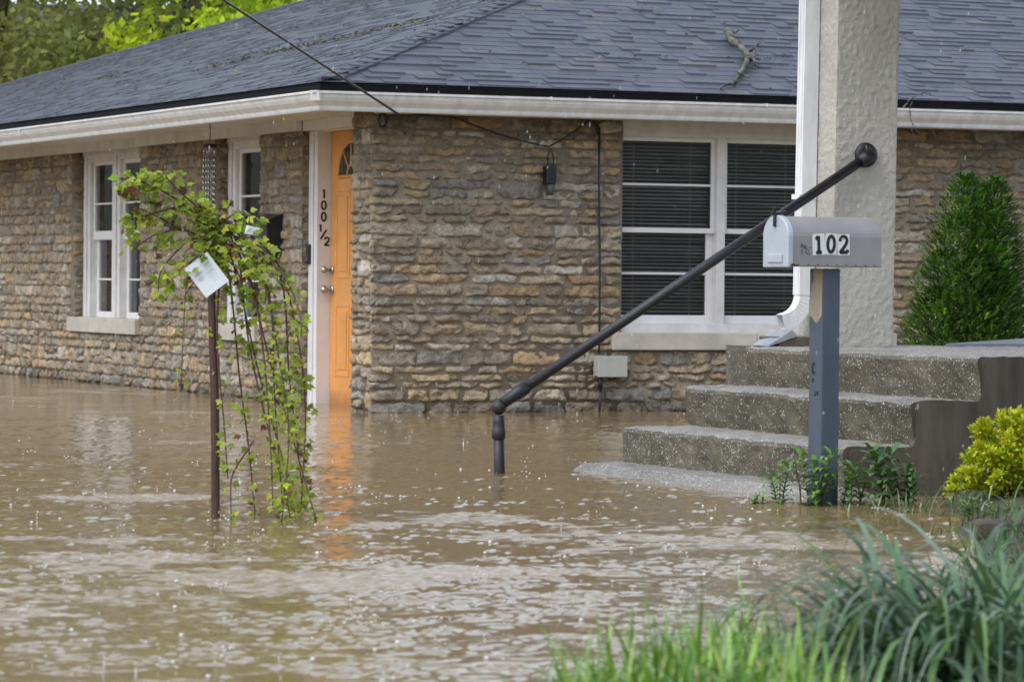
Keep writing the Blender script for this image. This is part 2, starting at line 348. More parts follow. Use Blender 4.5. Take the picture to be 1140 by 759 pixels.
def build_water():
    g = np.random.default_rng(4); nc = 340; Y0, Y1, K = 7.2, 36.0, .185
    ys = [Y0]
    while ys[-1] < Y1: y = ys[-1]; ys.append(y + (.016 if y < 12 else .025 if y < 18 else .055 if y < 26 else .1))
    ys[-1] = Y1; ys = np.array(ys); cs = np.linspace(-1, 1, nc); X = cs[None, :] * (ys[:, None] * K); Y = np.repeat(ys[:, None], nc, 1)
    def vnoise(sc, seed):
        r_ = np.random.default_rng(seed); G = r_.random((64, 64)); a = X * sc + 100.3; b = Y * sc + 50.7
        i, j = np.floor(a).astype(int), np.floor(b).astype(int); u, v = a - i, b - j; u = u * u * (3 - 2 * u); v = v * v * (3 - 2 * v)
        q = lambda di, dj: G[(i + di) % 64, (j + dj) % 64]
        return (q(0, 0) * (1 - u) + q(1, 0) * u) * (1 - v) + (q(0, 1) * (1 - u) + q(1, 1) * u) * v
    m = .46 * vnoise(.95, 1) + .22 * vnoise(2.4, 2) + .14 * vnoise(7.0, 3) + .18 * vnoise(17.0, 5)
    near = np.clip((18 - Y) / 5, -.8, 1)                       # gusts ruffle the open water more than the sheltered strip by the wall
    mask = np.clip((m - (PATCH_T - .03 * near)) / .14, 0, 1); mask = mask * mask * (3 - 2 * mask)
    chop = np.zeros_like(X)
    for k in range(46):
        lam = g.uniform(.028, .10); an = g.normal(math.pi / 2, .7); chop += lam ** .9 * np.sin((X * math.cos(an) + Y * math.sin(an)) * 2 * math.pi / lam + g.uniform(0, 6.28))
    chop /= chop.std()
    Z = chop * (.00014 + .0015 * mask)
    for k in range(10):
        lam = g.uniform(.5, 1.6); an = g.normal(math.pi / 2, .5); Z += .0007 * np.sin((X * math.cos(an) + Y * math.sin(an)) * 2 * math.pi / lam + g.uniform(0, 6.28))
    for k in range(6500):                                       # rings of the raindrops
        y0 = math.sqrt(g.uniform(7.4 ** 2, 24 ** 2)); x0 = g.uniform(-.17, .17) * y0; r0 = .015 + .13 * g.random() ** 2; w_ = g.uniform(.018, .035); A = .0034 * (1 - r0 / .22) * g.uniform(.5, 1.2); R_ = r0 + 2.5 * w_
        a, b = np.searchsorted(ys, (y0 - R_, y0 + R_))
        if b <= a: continue
        c0, c1 = np.searchsorted(cs, ((x0 - R_) / (K * y0), (x0 + R_) / (K * y0)))
        d = np.hypot(X[a:b, c0:c1] - x0, Y[a:b, c0:c1] - y0); Z[a:b, c0:c1] += A * np.cos((d - r0) / w_ * 3.0) * np.exp(-((d - r0) / w_) ** 2 * .6)
    fade = np.clip((1 - np.abs(cs)) / .03, 0, 1)[None, :] * np.clip((Y1 - ys) / 1.5, 0, 1)[:, None] * np.clip((ys - Y0) / .1, 0, 1)[:, None]
    Z *= fade
    v = np.stack([X, Y, Z], 2).reshape(-1, 3).tolist(); nr = len(ys)
    i = np.arange((nr - 1) * (nc - 1)); r_, c_ = i // (nc - 1), i % (nc - 1); a = r_ * nc + c_
    f = np.stack([a, a + 1, a + nc + 1, a + nc], 1).tolist(); n = len(v)
    v += [(-60, Y0, 0), (60, Y0, 0), (60, Y1, 0), (-60, Y1, 0), (-60, 2, 0), (60, 2, 0), (60, 50, 0), (-60, 50, 0)]
    L0, R0, L1, R1 = 0, nc - 1, (nr - 1) * nc, nr * nc - 1
    f += [[n, L0, L1, n + 3], [R0, n + 1, n + 2, R1], [n + 4, n + 5, n + 1, R0, L0, n], [n + 3, L1, R1, n + 2, n + 6, n + 7]]
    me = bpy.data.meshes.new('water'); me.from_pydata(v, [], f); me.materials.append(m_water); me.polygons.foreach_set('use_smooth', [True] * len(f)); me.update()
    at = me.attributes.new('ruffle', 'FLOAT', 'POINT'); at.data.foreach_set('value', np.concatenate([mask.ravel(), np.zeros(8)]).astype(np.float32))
    o = bpy.data.objects.new('water', me); col.objects.link(o); tag(o, kind='structure')

build_ground()

# ------------------------------------------------------------------ the stone house
house = empty('stone_house', C0, TH)
tag(house, 'low stone house with dark shingle hip roof and orange door standing in flood water', 'house')
WT = 2.035       # wall top
PAL = [(1.72 * p_[0], 1.74 * p_[1], 1.80 * p_[2]) for p_ in [(.245, .19, .122), (.225, .177, .118), (.21, .17, .12), (.195, .163, .122), (.26, .195, .112), (.185, .15, .104), (.235, .19, .136), (.185, .166, .138), (.265, .222, .158), (.25, .175, .10), (.28, .25, .195), (.225, .17, .112), (.20, .165, .118)]]
def stones(mb, T, s0, s1, z0, z1, seed, openings=(), lmin=.15, lmax=.46, prot=(.003, .015), tint=1., hs_=(.045, .05, .055, .06, .065, .07, .08, .09, .12)):
    rg = random.Random(seed); z = z0
    def frac(s, zz, q):
        dv, pv = noise.voronoi(Vector((s * 15 + q, zz * 24, q)))
        k = noise.cell(pv[0] * 7.3)
        return .016 * (k - .5) * min(1, (dv[1] - dv[0]) * 4) + .006 * noise.noise(Vector((s * 38, zz * 46, q))) + .006 * noise.noise(Vector((s * 85, zz * 95, q)))
    def stone(a, b, c, d):
        g = rg.uniform(.0015, .005); a += g; b -= g; c += rg.uniform(.0, .003); d -= rg.uniform(.002, .007)
        w_, h_ = b - a, d - c
        if w_ < .02 or h_ < .02: return
        nx = max(4, min(20, int(w_ / .019) + 2)); nzz = max(4, min(11, int(h_ / .016) + 2))
        e = min(.22, .007 / w_); e2 = min(.25, .006 / h_)
        us = [0, e] + [e + (1 - 2 * e) * i / (nx - 2) for i in range(1, nx - 2)] + [1 - e, 1]
        vs_ = [0, e2] + [e2 + (1 - 2 * e2) * i / (nzz - 2) for i in range(1, nzz - 2)] + [1 - e2, 1]
        pr = rg.uniform(*prot); bul = rg.uniform(.0, .009); tiltu = rg.uniform(-.012, .012); tiltv = rg.uniform(-.019, .002)
        q = rg.uniform(0, 900); cc = PAL[min(len(PAL) - 1, int(rg.random() ** 1.15 * len(PAL)))]
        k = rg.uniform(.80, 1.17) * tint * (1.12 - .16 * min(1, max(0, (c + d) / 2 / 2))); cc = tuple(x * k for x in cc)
        base = len(mb.v); cut = [rg.uniform(0, .03) * (rg.random() < .6) for _ in range(4)]
        for j, vv in enumerate(vs_):
            for i, uu in enumerate(us):
                s = a + w_ * uu; zz = c + h_ * vv
                cu = (1 - abs(2 * uu - 1) ** 3) ; cv = (1 - abs(2 * vv - 1) ** 3)
                rim = i in (0, nx - 1) or j in (0, nzz - 1)
                rim = i in (0, len(us) - 1) or j in (0, len(vs_) - 1)
                dd = -.008 if rim else .007 + pr * (.75 + .25 * min(cu, cv)) + bul * cu * cv + tiltu * (uu - .5) + tiltv * (vv - .5) + .010 * noise.noise(Vector((s * 11 + q, zz * 13, q))) + frac(s, zz, q)
                j1 = .015 * noise.noise(Vector((s * 9 + q, zz * 11, 5.))) + .006 * noise.noise(Vector((s * 40, zz * 44, q))); j2 = .017 * noise.noise(Vector((s * 11, zz * 7 + q, 9.))) + .008 * noise.noise(Vector((s * 42 + q, zz * 40, 3)))
                # knocked-off corners
                for kx, (cx_, cz_) in enumerate(((0, 0), (1, 0), (0, 1), (1, 1))):
                    du = abs(uu - cx_) * w_; dv = abs(vv - cz_) * h_
                    t_ = max(0, 1 - (du + dv) / .07) * cut[kx]
                    s += t_ * (1 if cx_ == 0 else -1); zz += t_ * .7 * (1 if cz_ == 0 else -1)
                mb.v.append(T(s + j1, zz + j2, dd))
        n = len(us)
        for j in range(len(vs_) - 1):
            for i in range(n - 1): mb.face((base + j * n + i, base + j * n + i + 1, base + (j + 1) * n + i + 1, base + (j + 1) * n + i), cc, 1)
    cuts_z = sorted(set(z for o in openings for z in (o[2], o[3]) if z0 < z < z1))
    while z < z1 - .03:
        h = rg.choice(hs_)
        zt = z + h
        for cz in cuts_z:
            if z < cz - .02 and zt > cz - .045: zt = cz
            if z < cz < zt: zt = cz
        if z1 - zt < .06: zt = z1
        mid = (z + zt) / 2; segs = [(s0, s1)]
        for (oa, ob, oc, od) in openings:
            if oc - .005 < mid < od + .005:
                ns = []
                for a, b in segs:
                    if ob <= a or oa >= b: ns.append((a, b)); continue
                    if a < oa: ns.append((a, oa))
                    if b > ob: ns.append((ob, b))
                segs = ns
        for a, b in segs:
            s = a
            while s < b - 1e-4:
                L = rg.uniform(lmin, lmax) * (.75 + h * 2.6)
                if b - (s + L) < lmin * .8: L = b - s
                if b - s < L: L = b - s
                if zt - z > .105 and rg.random() < .35:
                    zm = z + (zt - z) * rg.uniform(.4, .6); kcut = s + L * rg.uniform(.35, .65)
                    if L > .3 and rg.random() < .5:
                        stone(s, kcut, z, zm); stone(kcut, s + L, z, zm)
                    else: stone(s, s + L, z, zm)
                    stone(s, s + L, zm, zt)
                else: stone(s, s + L, z, zt)
                s += L
        z = zt
TR = lambda s, z, d: (s, -d, z)            # right wall, outward -y
TB = lambda s, z, d: (-d, s, z)            # block's left face
TL = lambda s, z, d: (.2 - d, s, z)        # left wall face
RW = (1.84, 3.90, .42, WT + .01); W1 = (5.80, 7.76, .42, WT + .01); W2 = (2.85, 3.90, .42, WT + .01); DR = (.88, 1.965, -.6, WT + .01)
mb = MB()      # front wall
for a, b, c, d in ((0, RW[0], -.6, WT), (RW[0], RW[1], -.6, .44), (RW[1], 13.4, -.6, WT)): mb.box(a, b, 0, .24, c, d)
mb.box(13.16, 13.4, .24, 16.8, -.6, WT)
stones(mb, TR, -.028, 6.2, -.16, WT - .03, 11, [RW])
mb.build('wall', [m_mortar, m_stone], house, smooth=True)
mb = MB()      # corner block beside the door
mb.box(0, .2, .24, .38, -.6, WT); mb.box(.2, .45, .24, .88, -.6, WT)
stones(mb, TB, .006, .385, -.16, WT - .03, 23, [], .1, .26)
mb.build('wall', [m_mortar, m_stone], house, smooth=True)
mb = MB()      # long left wall
for a, b, c, d in ((1.965, W2[0], -.6, WT), (W2[0], W2[1], -.6, .44), (W2[1], W1[0], -.6, WT), (W1[0], W1[1], -.6, .44), (W1[1], 17.6, -.6, WT)): mb.box(.2, .45, a, b, c, d)
mb.box(.45, 13.16, 17.36, 17.6, -.6, WT)
stones(mb, TL, 1.95, 17.5, -.16, WT - .06, 31, [W2, W1], .10, .30, hs_=(.06, .07, .08, .085, .09, .10, .11, .125))
for (b0, sd_) in ((1.965, 41), (W2[1], 42), (W1[1], 43)):          # returns of the reveals, facing the viewer
    stones(mb, lambda s, z, d, b0=b0: (s, b0 - d, z), .205, .31, (-.16 if b0 < 2 else .56), WT - .05, sd_, [], .11, .2, (.0, .012), .92)
mb.build('wall', [m_mortar, m_stone], house, smooth=True)
# room behind the glass, so that the panes look into a dark interior
mb = MB(); mb.box(.5, 13.1, 4.2, 4.3, -.5, 2.0); mb.box(.5, 13.1, .3, 17.3, -.5, -.45); mb.box(2.6, 2.7, 4.3, 17.3, -.5, 2.0); mb.box(.5, 13.1, .3, 17.3, 1.98, 2.02)
mb.build('interior', m_dark, house)

# eaves: soffit, fascia, gutter
AE, BE, LV, UA = -.47, -.32, 17.98, 13.9
mb = MB(); mb.box(AE, UA, BE, .02, WT, WT + .03); mb.box(AE, .26, .02, LV, WT, WT + .03)
mb.box(.21, .26, .9, 17.6, WT - .035, WT) ; mb.box(.02, .10, .1, .9, WT - .02, WT)
mb.build('soffit', m_old_white, house)
for q in [(.155, .2, a, b, WT - .075, WT) for a, b in ((1.963, 17.6),)] + [(0, 1.84, -.045, 0, WT - .028, WT), (3.9, UA, -.045, 0, WT - .028, WT)]:
    mb = MB(); mb.box(*q); mb.build('frieze_board', m_old_white, house)          # boards under the soffit
mb = MB(); mb.box(AE, UA, BE, BE + .02, WT - .03, 2.15); mb.box(AE, AE + .02, BE + .02, LV, WT - .03, 2.15)
mb.box(UA - .02, UA, BE + .02, LV, WT - .03, 2.15); mb.box(AE + .02, UA - .02, LV - .02, LV, WT - .03, 2.15)
mb.build('fascia', m_old_white, house)
prof = [(0.001, 2.000), (.055, 2.000), (.062, 2.012), (.066, 2.030), (.098, 2.062), (.112, 2.085), (.116, 2.108), (.130, 2.110), (.131, 2.124), (.117, 2.125), (.108, 2.095), (.06, 2.02), (.001, 2.014)]
mb = MB(); npf = len(prof)
ST = [(LV, 'L')] + [(LV - i * 3.0, 'L') for i in range(1, 6)]
rows = [[(AE - d, b, z) for d, z in prof] for b in (LV, 14.9, 11.8, 8.7, 5.6, 2.5)] + [[(AE - d, BE - d, z) for d, z in prof]] + [[(a, BE - d, z) for d, z in prof] for a in (2.5, 5.5, 8.5, UA)]
for rw in rows: mb.v += rw
for i in range(len(rows) - 1):
    for k in range(npf):
        k2 = (k + 1) % npf; mb.face((i * npf + k, i * npf + k2, (i + 1) * npf + k2, (i + 1) * npf + k))
for k in (0, len(rows) - 1): mb.face([k * npf + i for i in range(npf)])
mb.build('gutter', m_gutter, house)
for q in [(AE - .136, AE - .06, b, b + .012, 2.062, 2.12) for b in (6.6, 12.7)] + [(a, a + .008, BE - .136, BE - .07, 2.105, 2.128) for a in (1.1, 2.72, 5.2)]:
    mb = MB(); mb.box(*q); mb.build('gutter_joint', m_old_white, house)
mb = MB(); mb.hexa([(AE - .137, BE - .085, 2.06), (AE - .085, BE - .137, 2.06), (AE - .07, BE - .125, 2.06), (AE - .125, BE - .07, 2.06), (AE - .140, BE - .10, 2.126), (AE - .10, BE - .140, 2.126), (AE - .08, BE - .13, 2.126), (AE - .13, BE - .08, 2.126)])
mb.build('gutter_joint', m_old_white, house)
mb = MB(); mb.box(AE - .05, UA, BE - .05, BE - .002, 2.135, 2.178); mb.box(AE - .05, AE - .002, BE - .002, LV, 2.135, 2.178)
mb.build('drip_edge_shadow', m_drip_shadow, house)  # black strip standing in for the shadow under the first shingle course
# roof
E0, PT = 2.188, .33
A0, B0, A1, B1 = AE - .055, BE - .055, UA + .05, LV + .05
def roof():
    mb = MB(); half = (A1 - A0) / 2; zr = E0 - .012 + PT * half
    c = [(A0, B0, E0 - .012), (A1, B0, E0 - .012), (A1, B1, E0 - .012), (A0, B1, E0 - .012)]
    r1 = (A0 + half, B0 + half, zr); r2 = (A0 + half, B1 - half, zr); dk = (.035, .037, .045)
    mb.poly([c[0], c[1], r1], dk); mb.poly([c[1], c[2], r2, r1], dk); mb.poly([c[2], c[3], r2], dk); mb.poly([c[3], c[0], r1, r2], dk); mb.poly(c[::-1], dk)
    rg = random.Random(3)
    def plane(P, length, tmax, exposure=.115):
        i = 0; t = 0.
        while t < tmax:
            s = t - .02 + rg.uniform(-.1, 0); end = length - t + .02
            s = max(s, t - .02); rowj = 0
            while s < end:
                L = rg.choice((.10, .13, .16, .20, .24, .27)); e = min(end, s + L)
                th_ = rg.choice((.004, .005, .006, .0135, .015)) ; lo = t + rowj + rg.uniform(-.002, .002); hi = min(t + exposure + .03, tmax + .05)
                k = rg.uniform(.88, 1.13); cc = (.066 * k, .072 * k, .094 * k)
                if rg.random() < .05: cc = (.10, .10, .105)
                hi2 = hi
                p = [P(s, lo, .0), P(e, lo, .0), P(min(e, length - hi2 + .05) if e > length - hi2 else e, hi2, -.004), P(max(s, hi2 - .05) if s < hi2 else s, hi2, -.004)]
                q = [P(s, lo, th_), P(e, lo, th_), P(e if e <= length - hi2 else min(e, length - hi2 + .05), hi2, .001), P(s if s >= hi2 else max(s, hi2 - .05), hi2, .001)]
                mb.hexa(p + q, cc); s = e + .002
            t += exposure
    plane(lambda s, t, h: (A0 + s, B0 + t, E0 + PT * t + h), A1 - A0, half)
    plane(lambda s, t, h: (A0 + t, B1 - s, E0 + PT * t + h), B1 - B0, half)
    mb.build('roof', m_shingle, house)
    for (o, da, db) in (((A0, B0), 1, 1), ((A0, B1), 1, -1)):      # hip caps, folded over both hips that can be seen
        t = .02; cb = MB()
        while t < half:
            k = rg.uniform(.85, 1.2); cc = (.072 * k, .078 * k, .10 * k); l = .10; wv = .13
            def q(t, side, h):
                a, b = t, t
                if side > 0: a += wv
                if side < 0: b += wv
                tt = min(a, b); return (o[0] + da * a, o[1] + db * b, E0 + PT * tt + h)
            h0_, h1_ = .034, .020
            for sd_ in (1, -1):
                lo = [q(t, 0, h0_), q(t, sd_, h0_ - .008)]; hi = [q(t + l + .06, 0, h1_), q(t + l + .06, sd_, h1_ - .006)]
                dn = lambda p, d: (p[0], p[1], p[2] - d)
                P = [dn(lo[0], .012), dn(lo[1], .014), dn(hi[1], .012), dn(hi[0], .012), lo[0], lo[1], hi[1], hi[0]]
                cb.hexa(P, cc)
            t += l
        cb.build('hip_cap', m_shingle, house)
roof()

# windows -----------------------------------------------------------
def tbox(mb, T, s0, s1, z0, z1, d0, d1):
    a = T(s0, z0, d0); b = T(s1, z1, d1); mb.box(a[0], b[0], a[1], b[1], a[2], b[2])
def window(T, s0, s1, units, zb, zt, zg, recess, mats, sill_d, ext, blinds, dirn=1, head=None, meet=.035, muntin=.016, stile=.03):
    """units: list of (glass s from, to); zg: glass bottom, muntin, meeting rail, muntin, glass top"""
    fm, sm = mats; mb = MB(); edge = [s0] + [x for u in units for x in u] + [s1]
    # outer frame and mullions
    for i in range(0, len(edge), 2):
        a, b = edge[i], edge[i + 1]
        if b - a > stile + .002:
            aa = a if i == 0 else a + stile; bb = b if i == len(edge) - 2 else b - stile
            if bb > aa: tbox(mb, T, aa, bb, zb, zt, -recess - .09, -recess + .02)
            if bb - aa > .09: tbox(mb, T, aa + (bb - aa) * .35, aa + (bb - aa) * .65, zb, zt - .002, -recess + .02, -recess + .034)
    ga, gb = units[0][0] - stile, units[-1][1] + stile
    tbox(mb, T, s0 + .003, s1 - .003, zg[4] + stile, zt + .002, -recess - .085, -recess + .015)
    tbox(mb, T, s0 + .003, s1 - .003, zg[4] + stile + .045, zt + .003, -recess + .015, -recess + .03)
    tbox(mb, T, s0 + .003, s1 - .003, zb - .002, zg[0] - stile - .03, -recess - .085, -recess + .022)
    fr = mb.build('window', fm, house, bevel=.004)
    for (a, b) in units:
        for (lo, mid, hi, dep, low) in ((zg[2], zg[3], zg[4], -recess - .012, False), (zg[0], zg[1], zg[2], -recess - .045, True)):
            mb = MB(); z0 = lo if not low else lo - stile - .03; st = stile + (.02 if low else 0)
            tbox(mb, T, a - stile, a + (0 if not low else .004), lo - meet / 2 if not low else z0, hi + (stile if not low else meet / 2), dep - .03, dep)
            tbox(mb, T, b - (0 if not low else .02), b + stile, lo - meet / 2 if not low else z0, hi + (stile if not low else meet / 2), dep - .031, dep + .001)
            tbox(mb, T, a, b, lo - meet / 2 if not low else z0, lo + meet / 2 if not low else lo, dep - .029, dep + .002)
            tbox(mb, T, a, b, hi - meet / 2 if low else hi, hi + meet / 2 if low else hi + stile, dep - .028, dep - .001)
            tbox(mb, T, a, b, mid - muntin / 2, mid + muntin / 2, dep - .02, dep + .003)
            mb.build('sash', sm, fr, bevel=.003)
            mb = MB(); tbox(mb, T, a, b, lo, hi, dep - .016, dep - .012); mb.build('pane', m_glass, fr)
        if blinds:
            mb = MB(); zc = zg[0] + .02; rg = random.Random(int(a * 100))
            while zc < zg[4] + .01:
                k = rg.uniform(-.002, .002); tl = .009
                pa = T(a - .02, zc + k, -recess - .10); pb = T(b + .02, zc + rg.uniform(-.005, .004), -recess - .10)
                pc = T(b + .02, zc + tl + k, -recess - .120); pd = T(a - .02, zc + tl, -recess - .122)
                n = len(mb.v); up = .0012
                mb.hexa([pa, pb, pc, pd] + [(x, y, z + up) for x, y, z in (pa, pb, pc, pd)])
                zc += .0255
            for f in (.18, .82):
                ss = a + (b - a) * f; tbox(mb, T, ss, ss + .003, zg[0] - .01, zg[4] + .02, -recess - .0985, -recess - .0965)
            mb.build('blind', m_blind, fr)
    mb = MB()      # sill in two stones
    sa, sb = s0 - ext, s1 + ext; md = sa + (sb - sa) * .5
    rg = random.Random(int(s0 * 77))
    for a, b in ((sa, md - .002), (md + .002, sb)): tbox(mb, T, a, b, .425, zb + rg.uniform(-.001, .001), -recess - .08, sill_d)
    mb.build('sill', m_lime, fr, bevel=.006)
    return fr
window(TR, 1.84, 3.90, [(1.878, 2.565), (2.69, 3.30), (3.42, 3.86)], .545, WT, (.665, .955, 1.255, 1.572, 1.872), .075, (m_old_white, m_white), .05, .085, True)
window(TL, 5.80, 7.76, [(6.04, 6.66), (6.95, 7.52)], .55, WT, (.60, .875, 1.25, 1.52, 1.85), .12, (m_old_white, m_white), .045, .0, False, meet=.075, stile=.035)
window(TL, 2.85, 3.90, [(3.02, 3.68)], .55, WT, (.60, .875, 1.25, 1.52, 1.85), .12, (m_old_white, m_white), .045, .0, False, meet=.075, stile=.035)

# door ---------------------------------------------------------------
mb = MB(); mb.box(.365, .41, .92, 1.795, -.19, 1.95)
def ring(mb, b0, b1, z0, z1, x=.365, wd=.022, d=.005):
    for (p, q, r_, s_) in ((b0, b1, z0, z0 + wd), (b0, b1, z1 - wd, z1), (b0, b0 + wd, z0 + wd, z1 - wd), (b1 - wd, b1, z0 + wd, z1 - wd)): mb.box(x - d, x + .002, p, q, r_, s_)
for (b0, b1) in ((1.40, 1.68), (1.04, 1.32)): ring(mb, b0, b1, .90, 1.54); ring(mb, b0, b1, .20, .72); mb.box(.359, .366, b0 + .05, b1 - .05, .95, 1.49); mb.box(.3595, .366, b0 + .05, b1 - .05, .25, .67)
door = mb.build('door', m_orange, house, bevel=.004)
# fan light: half-round glass with orange bars
mb = MB(); cb_, cz_, rb, rz_ = 1.36, 1.625, .265, .25
pts = [(.358, cb_ + rb * math.cos(math.pi * i / 16), cz_ + rz_ * math.sin(math.pi * i / 16)) for i in range(17)]
mb.poly(pts); mb.poly([(.362, p[1], p[2]) for p in pts][::-1]); mb.build('fan_window', M('dark_glass', (.02, .028, .035), .08, .1, 5), door)
mb = MB(); mb.tube(pts, .014, 6); mb.tube([pts[0], pts[-1]], .014, 6)
for ang in (50, 90, 130):
    mb.tube([(.356, cb_ + .07 * math.cos(R(ang)), cz_ + .07 * math.sin(R(ang))), (.356, cb_ + rb * math.cos(R(ang)), cz_ + rz_ * math.sin(R(ang)))], .008, 5)
mb.tube([(.356, cb_ + .08 * math.cos(math.pi * i / 8), cz_ + .08 * math.sin(math.pi * i / 8)) for i in range(9)], .008, 5)
mb.build('fan_frame', m_orange, door, smooth=True)
def knob(z, r, lever):
    mb = MB(); mb.tube([(.366, 1.745, z), (.352, 1.745, z)], r, 14); mb.tube([(.352, 1.745, z), (.31, 1.745, z)], .011, 8); mb.ball((.302, 1.745, z), r * .85, 12, 8)
    return mb.build('handle' if lever else 'deadbolt', m_brass, door, smooth=True)
knob(.82, .034, True); knob(.962, .03, False)
mb = MB()      # casing, jamb and head
mb.box(.262, .46, 1.80, 1.962, -.3, WT - .002); mb.box(.285, .46, .885, .917, -.3, WT - .002); mb.box(.30, .46, .917, 1.80, 1.953, WT - .003)
mb.box(.25, .262, 1.86, 1.945, -.3, WT - .08); mb.box(.205, .30, .885, 1.962, WT - .075, WT - .0005)
frame = mb.build('door_frame', m_white, house, bevel=.004)
# house number 100 1/2 down the jamb, facing the viewer (normal -b)
def stroke(mb, T, pts, wd, d0=.0, d1=.003):
    """flat pen stroke along a polyline in (x, y) glyph space, mapped by T(x, y, depth)"""
    n = len(pts); L_, R_ = [], []
    for i in range(n):
        x0, y0 = pts[max(i - 1, 0)]; x1, y1 = pts[min(i + 1, n - 1)]
        dx, dy = x1 - x0, y1 - y0; l = math.hypot(dx, dy) or 1; nx_, ny_ = -dy / l * wd / 2, dx / l * wd / 2
        L_.append((pts[i][0] + nx_, pts[i][1] + ny_)); R_.append((pts[i][0] - nx_, pts[i][1] - ny_))
    for i in range(n - 1):
        q = [R_[i], R_[i + 1], L_[i + 1], L_[i]]
        mb.hexa([T(x, y, d0) for x, y in q] + [T(x, y, d1) for x, y in q])
def oval(cx, cy, rx, ry, n=18): return [(cx + rx * math.cos(2 * math.pi * i / n), cy + ry * math.sin(2 * math.pi * i / n)) for i in range(n + 1)]
GL = {'1': [[(-.12, .30), (.04, .46), (.04, -.5)]], '0': [oval(0, 0, .25, .46)],
      '2': [[(-.26, .22), (-.22, .38), (-.08, .48), (.10, .48), (.24, .36), (.26, .2), (.18, .02), (-.05, -.2), (-.27, -.44), (-.26, -.46)], [(-.29, -.45), (.30, -.45)]],
      '/': [[(-.32, -.5), (.32, .5)]]}
def number(txt_spots, T0, hgt, wd):
    for ch, cx, cz, sc in txt_spots:
        mb = MB()
        for st in GL[ch]:
            stroke(mb, lambda x, y, d: T0(cx + x * hgt * sc, cz + y * hgt * sc, d), st, wd / hgt / sc)
        mb.build('house_number', m_ink, frame)
number([('1', .312, 1.508, 1), ('0', .313, 1.425, 1), ('0', .313, 1.342, 1), ('1', .288, 1.262, .8), ('/', .312, 1.215, 1.05), ('2', .338, 1.165, .9)],
       lambda x, y, d: (x, 1.799 - d, y), .066, .0125)
mb = MB(); mb.box(.225, .262, 1.885, 1.935, 1.0, 1.145); bell = mb.build('doorbell', m_black, house, bevel=.012)
mb = MB(); mb.tube([(.226, 1.91, 1.035), (.221, 1.91, 1.035)], .014, 12); mb.build('button', M('bell_button', (.08, .085, .1), .3), bell)

# things on the house ------------------------------------------------
H2W = Matrix.Translation(C0) @ Matrix.Rotation(TH, 4, 'Z')
def hw(a, b, z): return tuple(H2W @ Vector((a, b, z)))
t = empty('wall_mailbox', hw(.19, 2.50, 1.05), TH)
tag(t, 'black metal letter box hung on the stone pier left of the orange door', 'mailbox')
mb = MB(); mb.hexa([(-.105, -.17, 0), (.0, -.17, 0), (.0, .17, 0), (-.105, .17, 0), (-.13, -.17, .26), (0, -.17, .31), (0, .17, .31), (-.13, .17, .26)])
mb.build('body', m_black, t, bevel=.006)
mb = MB(); mb.hexa([(-.148, -.176, .245), (.0, -.176, .308), (.0, .176, .308), (-.148, .176, .245), (-.148, -.176, .255), (0, -.176, .322), (0, .176, .322), (-.148, .176, .255)])
mb.build('lid', m_black, t, bevel=.003)
mb = MB(); mb.box(-.126, -.112, .06, .11, .10, .125); mb.build('label', m_sticker, t)

mb = MB()       # wind chime
t = empty('wind_chime', hw(-.2, 2.847, 1.36), TH)
tag(t, 'wind chime of twisted metal tubes hanging under the left eave', 'wind chime')
mb.tube([(0, 0, .675), (.003, 0, .60), (0, 0, .52)], .004, 5); mb.build('hanger', m_black, t)
mb = MB(); mb.tube([(0, 0, .495), (0, 0, .505), (0, 0, .525)], [.056, .058, .05], 18); mb.build('top_disc', m_black, t, bevel=.003)
m_chime = M('chime_metal', (.62, .63, .66), .22, .1, 30, metal=.85)
for k in range(5):
    an = 2 * math.pi * k / 5 + .5; cx_, cy_ = .043 * math.cos(an), .043 * math.sin(an)
    mb = MB()
    for ph in (0, math.pi):
        mb.tube([(cx_ + .0055 * math.cos(ph + z * 150), cy_ + .0055 * math.sin(ph + z * 150), .43 - z) for z in [i * .0052 for i in range(82)]], .0036, 5, mi=1 if ph else 0)
    mb.tube([(cx_, cy_, .43), (cx_, cy_, .50)], .002, 4)
    mb.build('chime_tube', [m_chime, m_black], t, smooth=True)

def sag(p, q, s, n=10): return [tuple(Vector(p).lerp(Vector(q), i / n) - Vector((0, 0, s * 4 * (i / n) * (1 - i / n)))) for i in range(n + 1)]
mb = MB()
P0 = Vector((0.012, BE - .10, 1.985))
fw = Vector(hw(*P0))
wp = [fw + (Vector((-1.576, 20.0, 2.40)) - fw) * k for k in (0, .5, 1, 2, 3.5, 5, 7.5)]
wp[-2].z -= .02
mb.tube(wp, .008, 6)
tag(mb.build('overhead_wire', m_black, smooth=True), 'long black overhead wire running down across the roof to the eave corner', 'wire')
mb = MB()
loop = [(.0 + .03 * math.cos(a), -.19 + .004 * a, 1.955 + .045 * math.sin(a)) for a in [i * .5 for i in range(30)]]
mb.tube([(0.012, BE - .10, 1.985), (.02, -.32, 1.99), (.03, -.2, 1.99)] + loop, .0055, 5)
path = [(.03, -.2, 1.985), (.3, -.075, 2.005), (.54, -.06, 1.995)] + sag((.56, -.06, 1.993), (1.25, -.07, 1.81), .02)[1:] + sag((1.25, -.07, 1.812), (1.52, -.06, 1.975), .012)[1:] + [(1.55, -.055, 1.99), (1.6, -.055, 1.985), (1.635, -.055, 1.95)]
mb.tube(path, .0065, 6)
mb.tube([(1.635, -.055, 1.95), (1.64, -.05, 1.5), (1.648, -.055, 1.0), (1.65, -.055, .6), (1.65, -.055, .40)], .0075, 6)
mb.tube([(1.52, -.055, 1.97), (1.55, -.06, 1.998), (1.60, -.06, 1.97), (1.625, -.055, 1.90)], .006, 5)
tag(mb.build('wall_cable', m_black, loc=C0, rz=TH, smooth=True), 'thin black cable looped under the eave and dropping down the stone wall', 'cable')
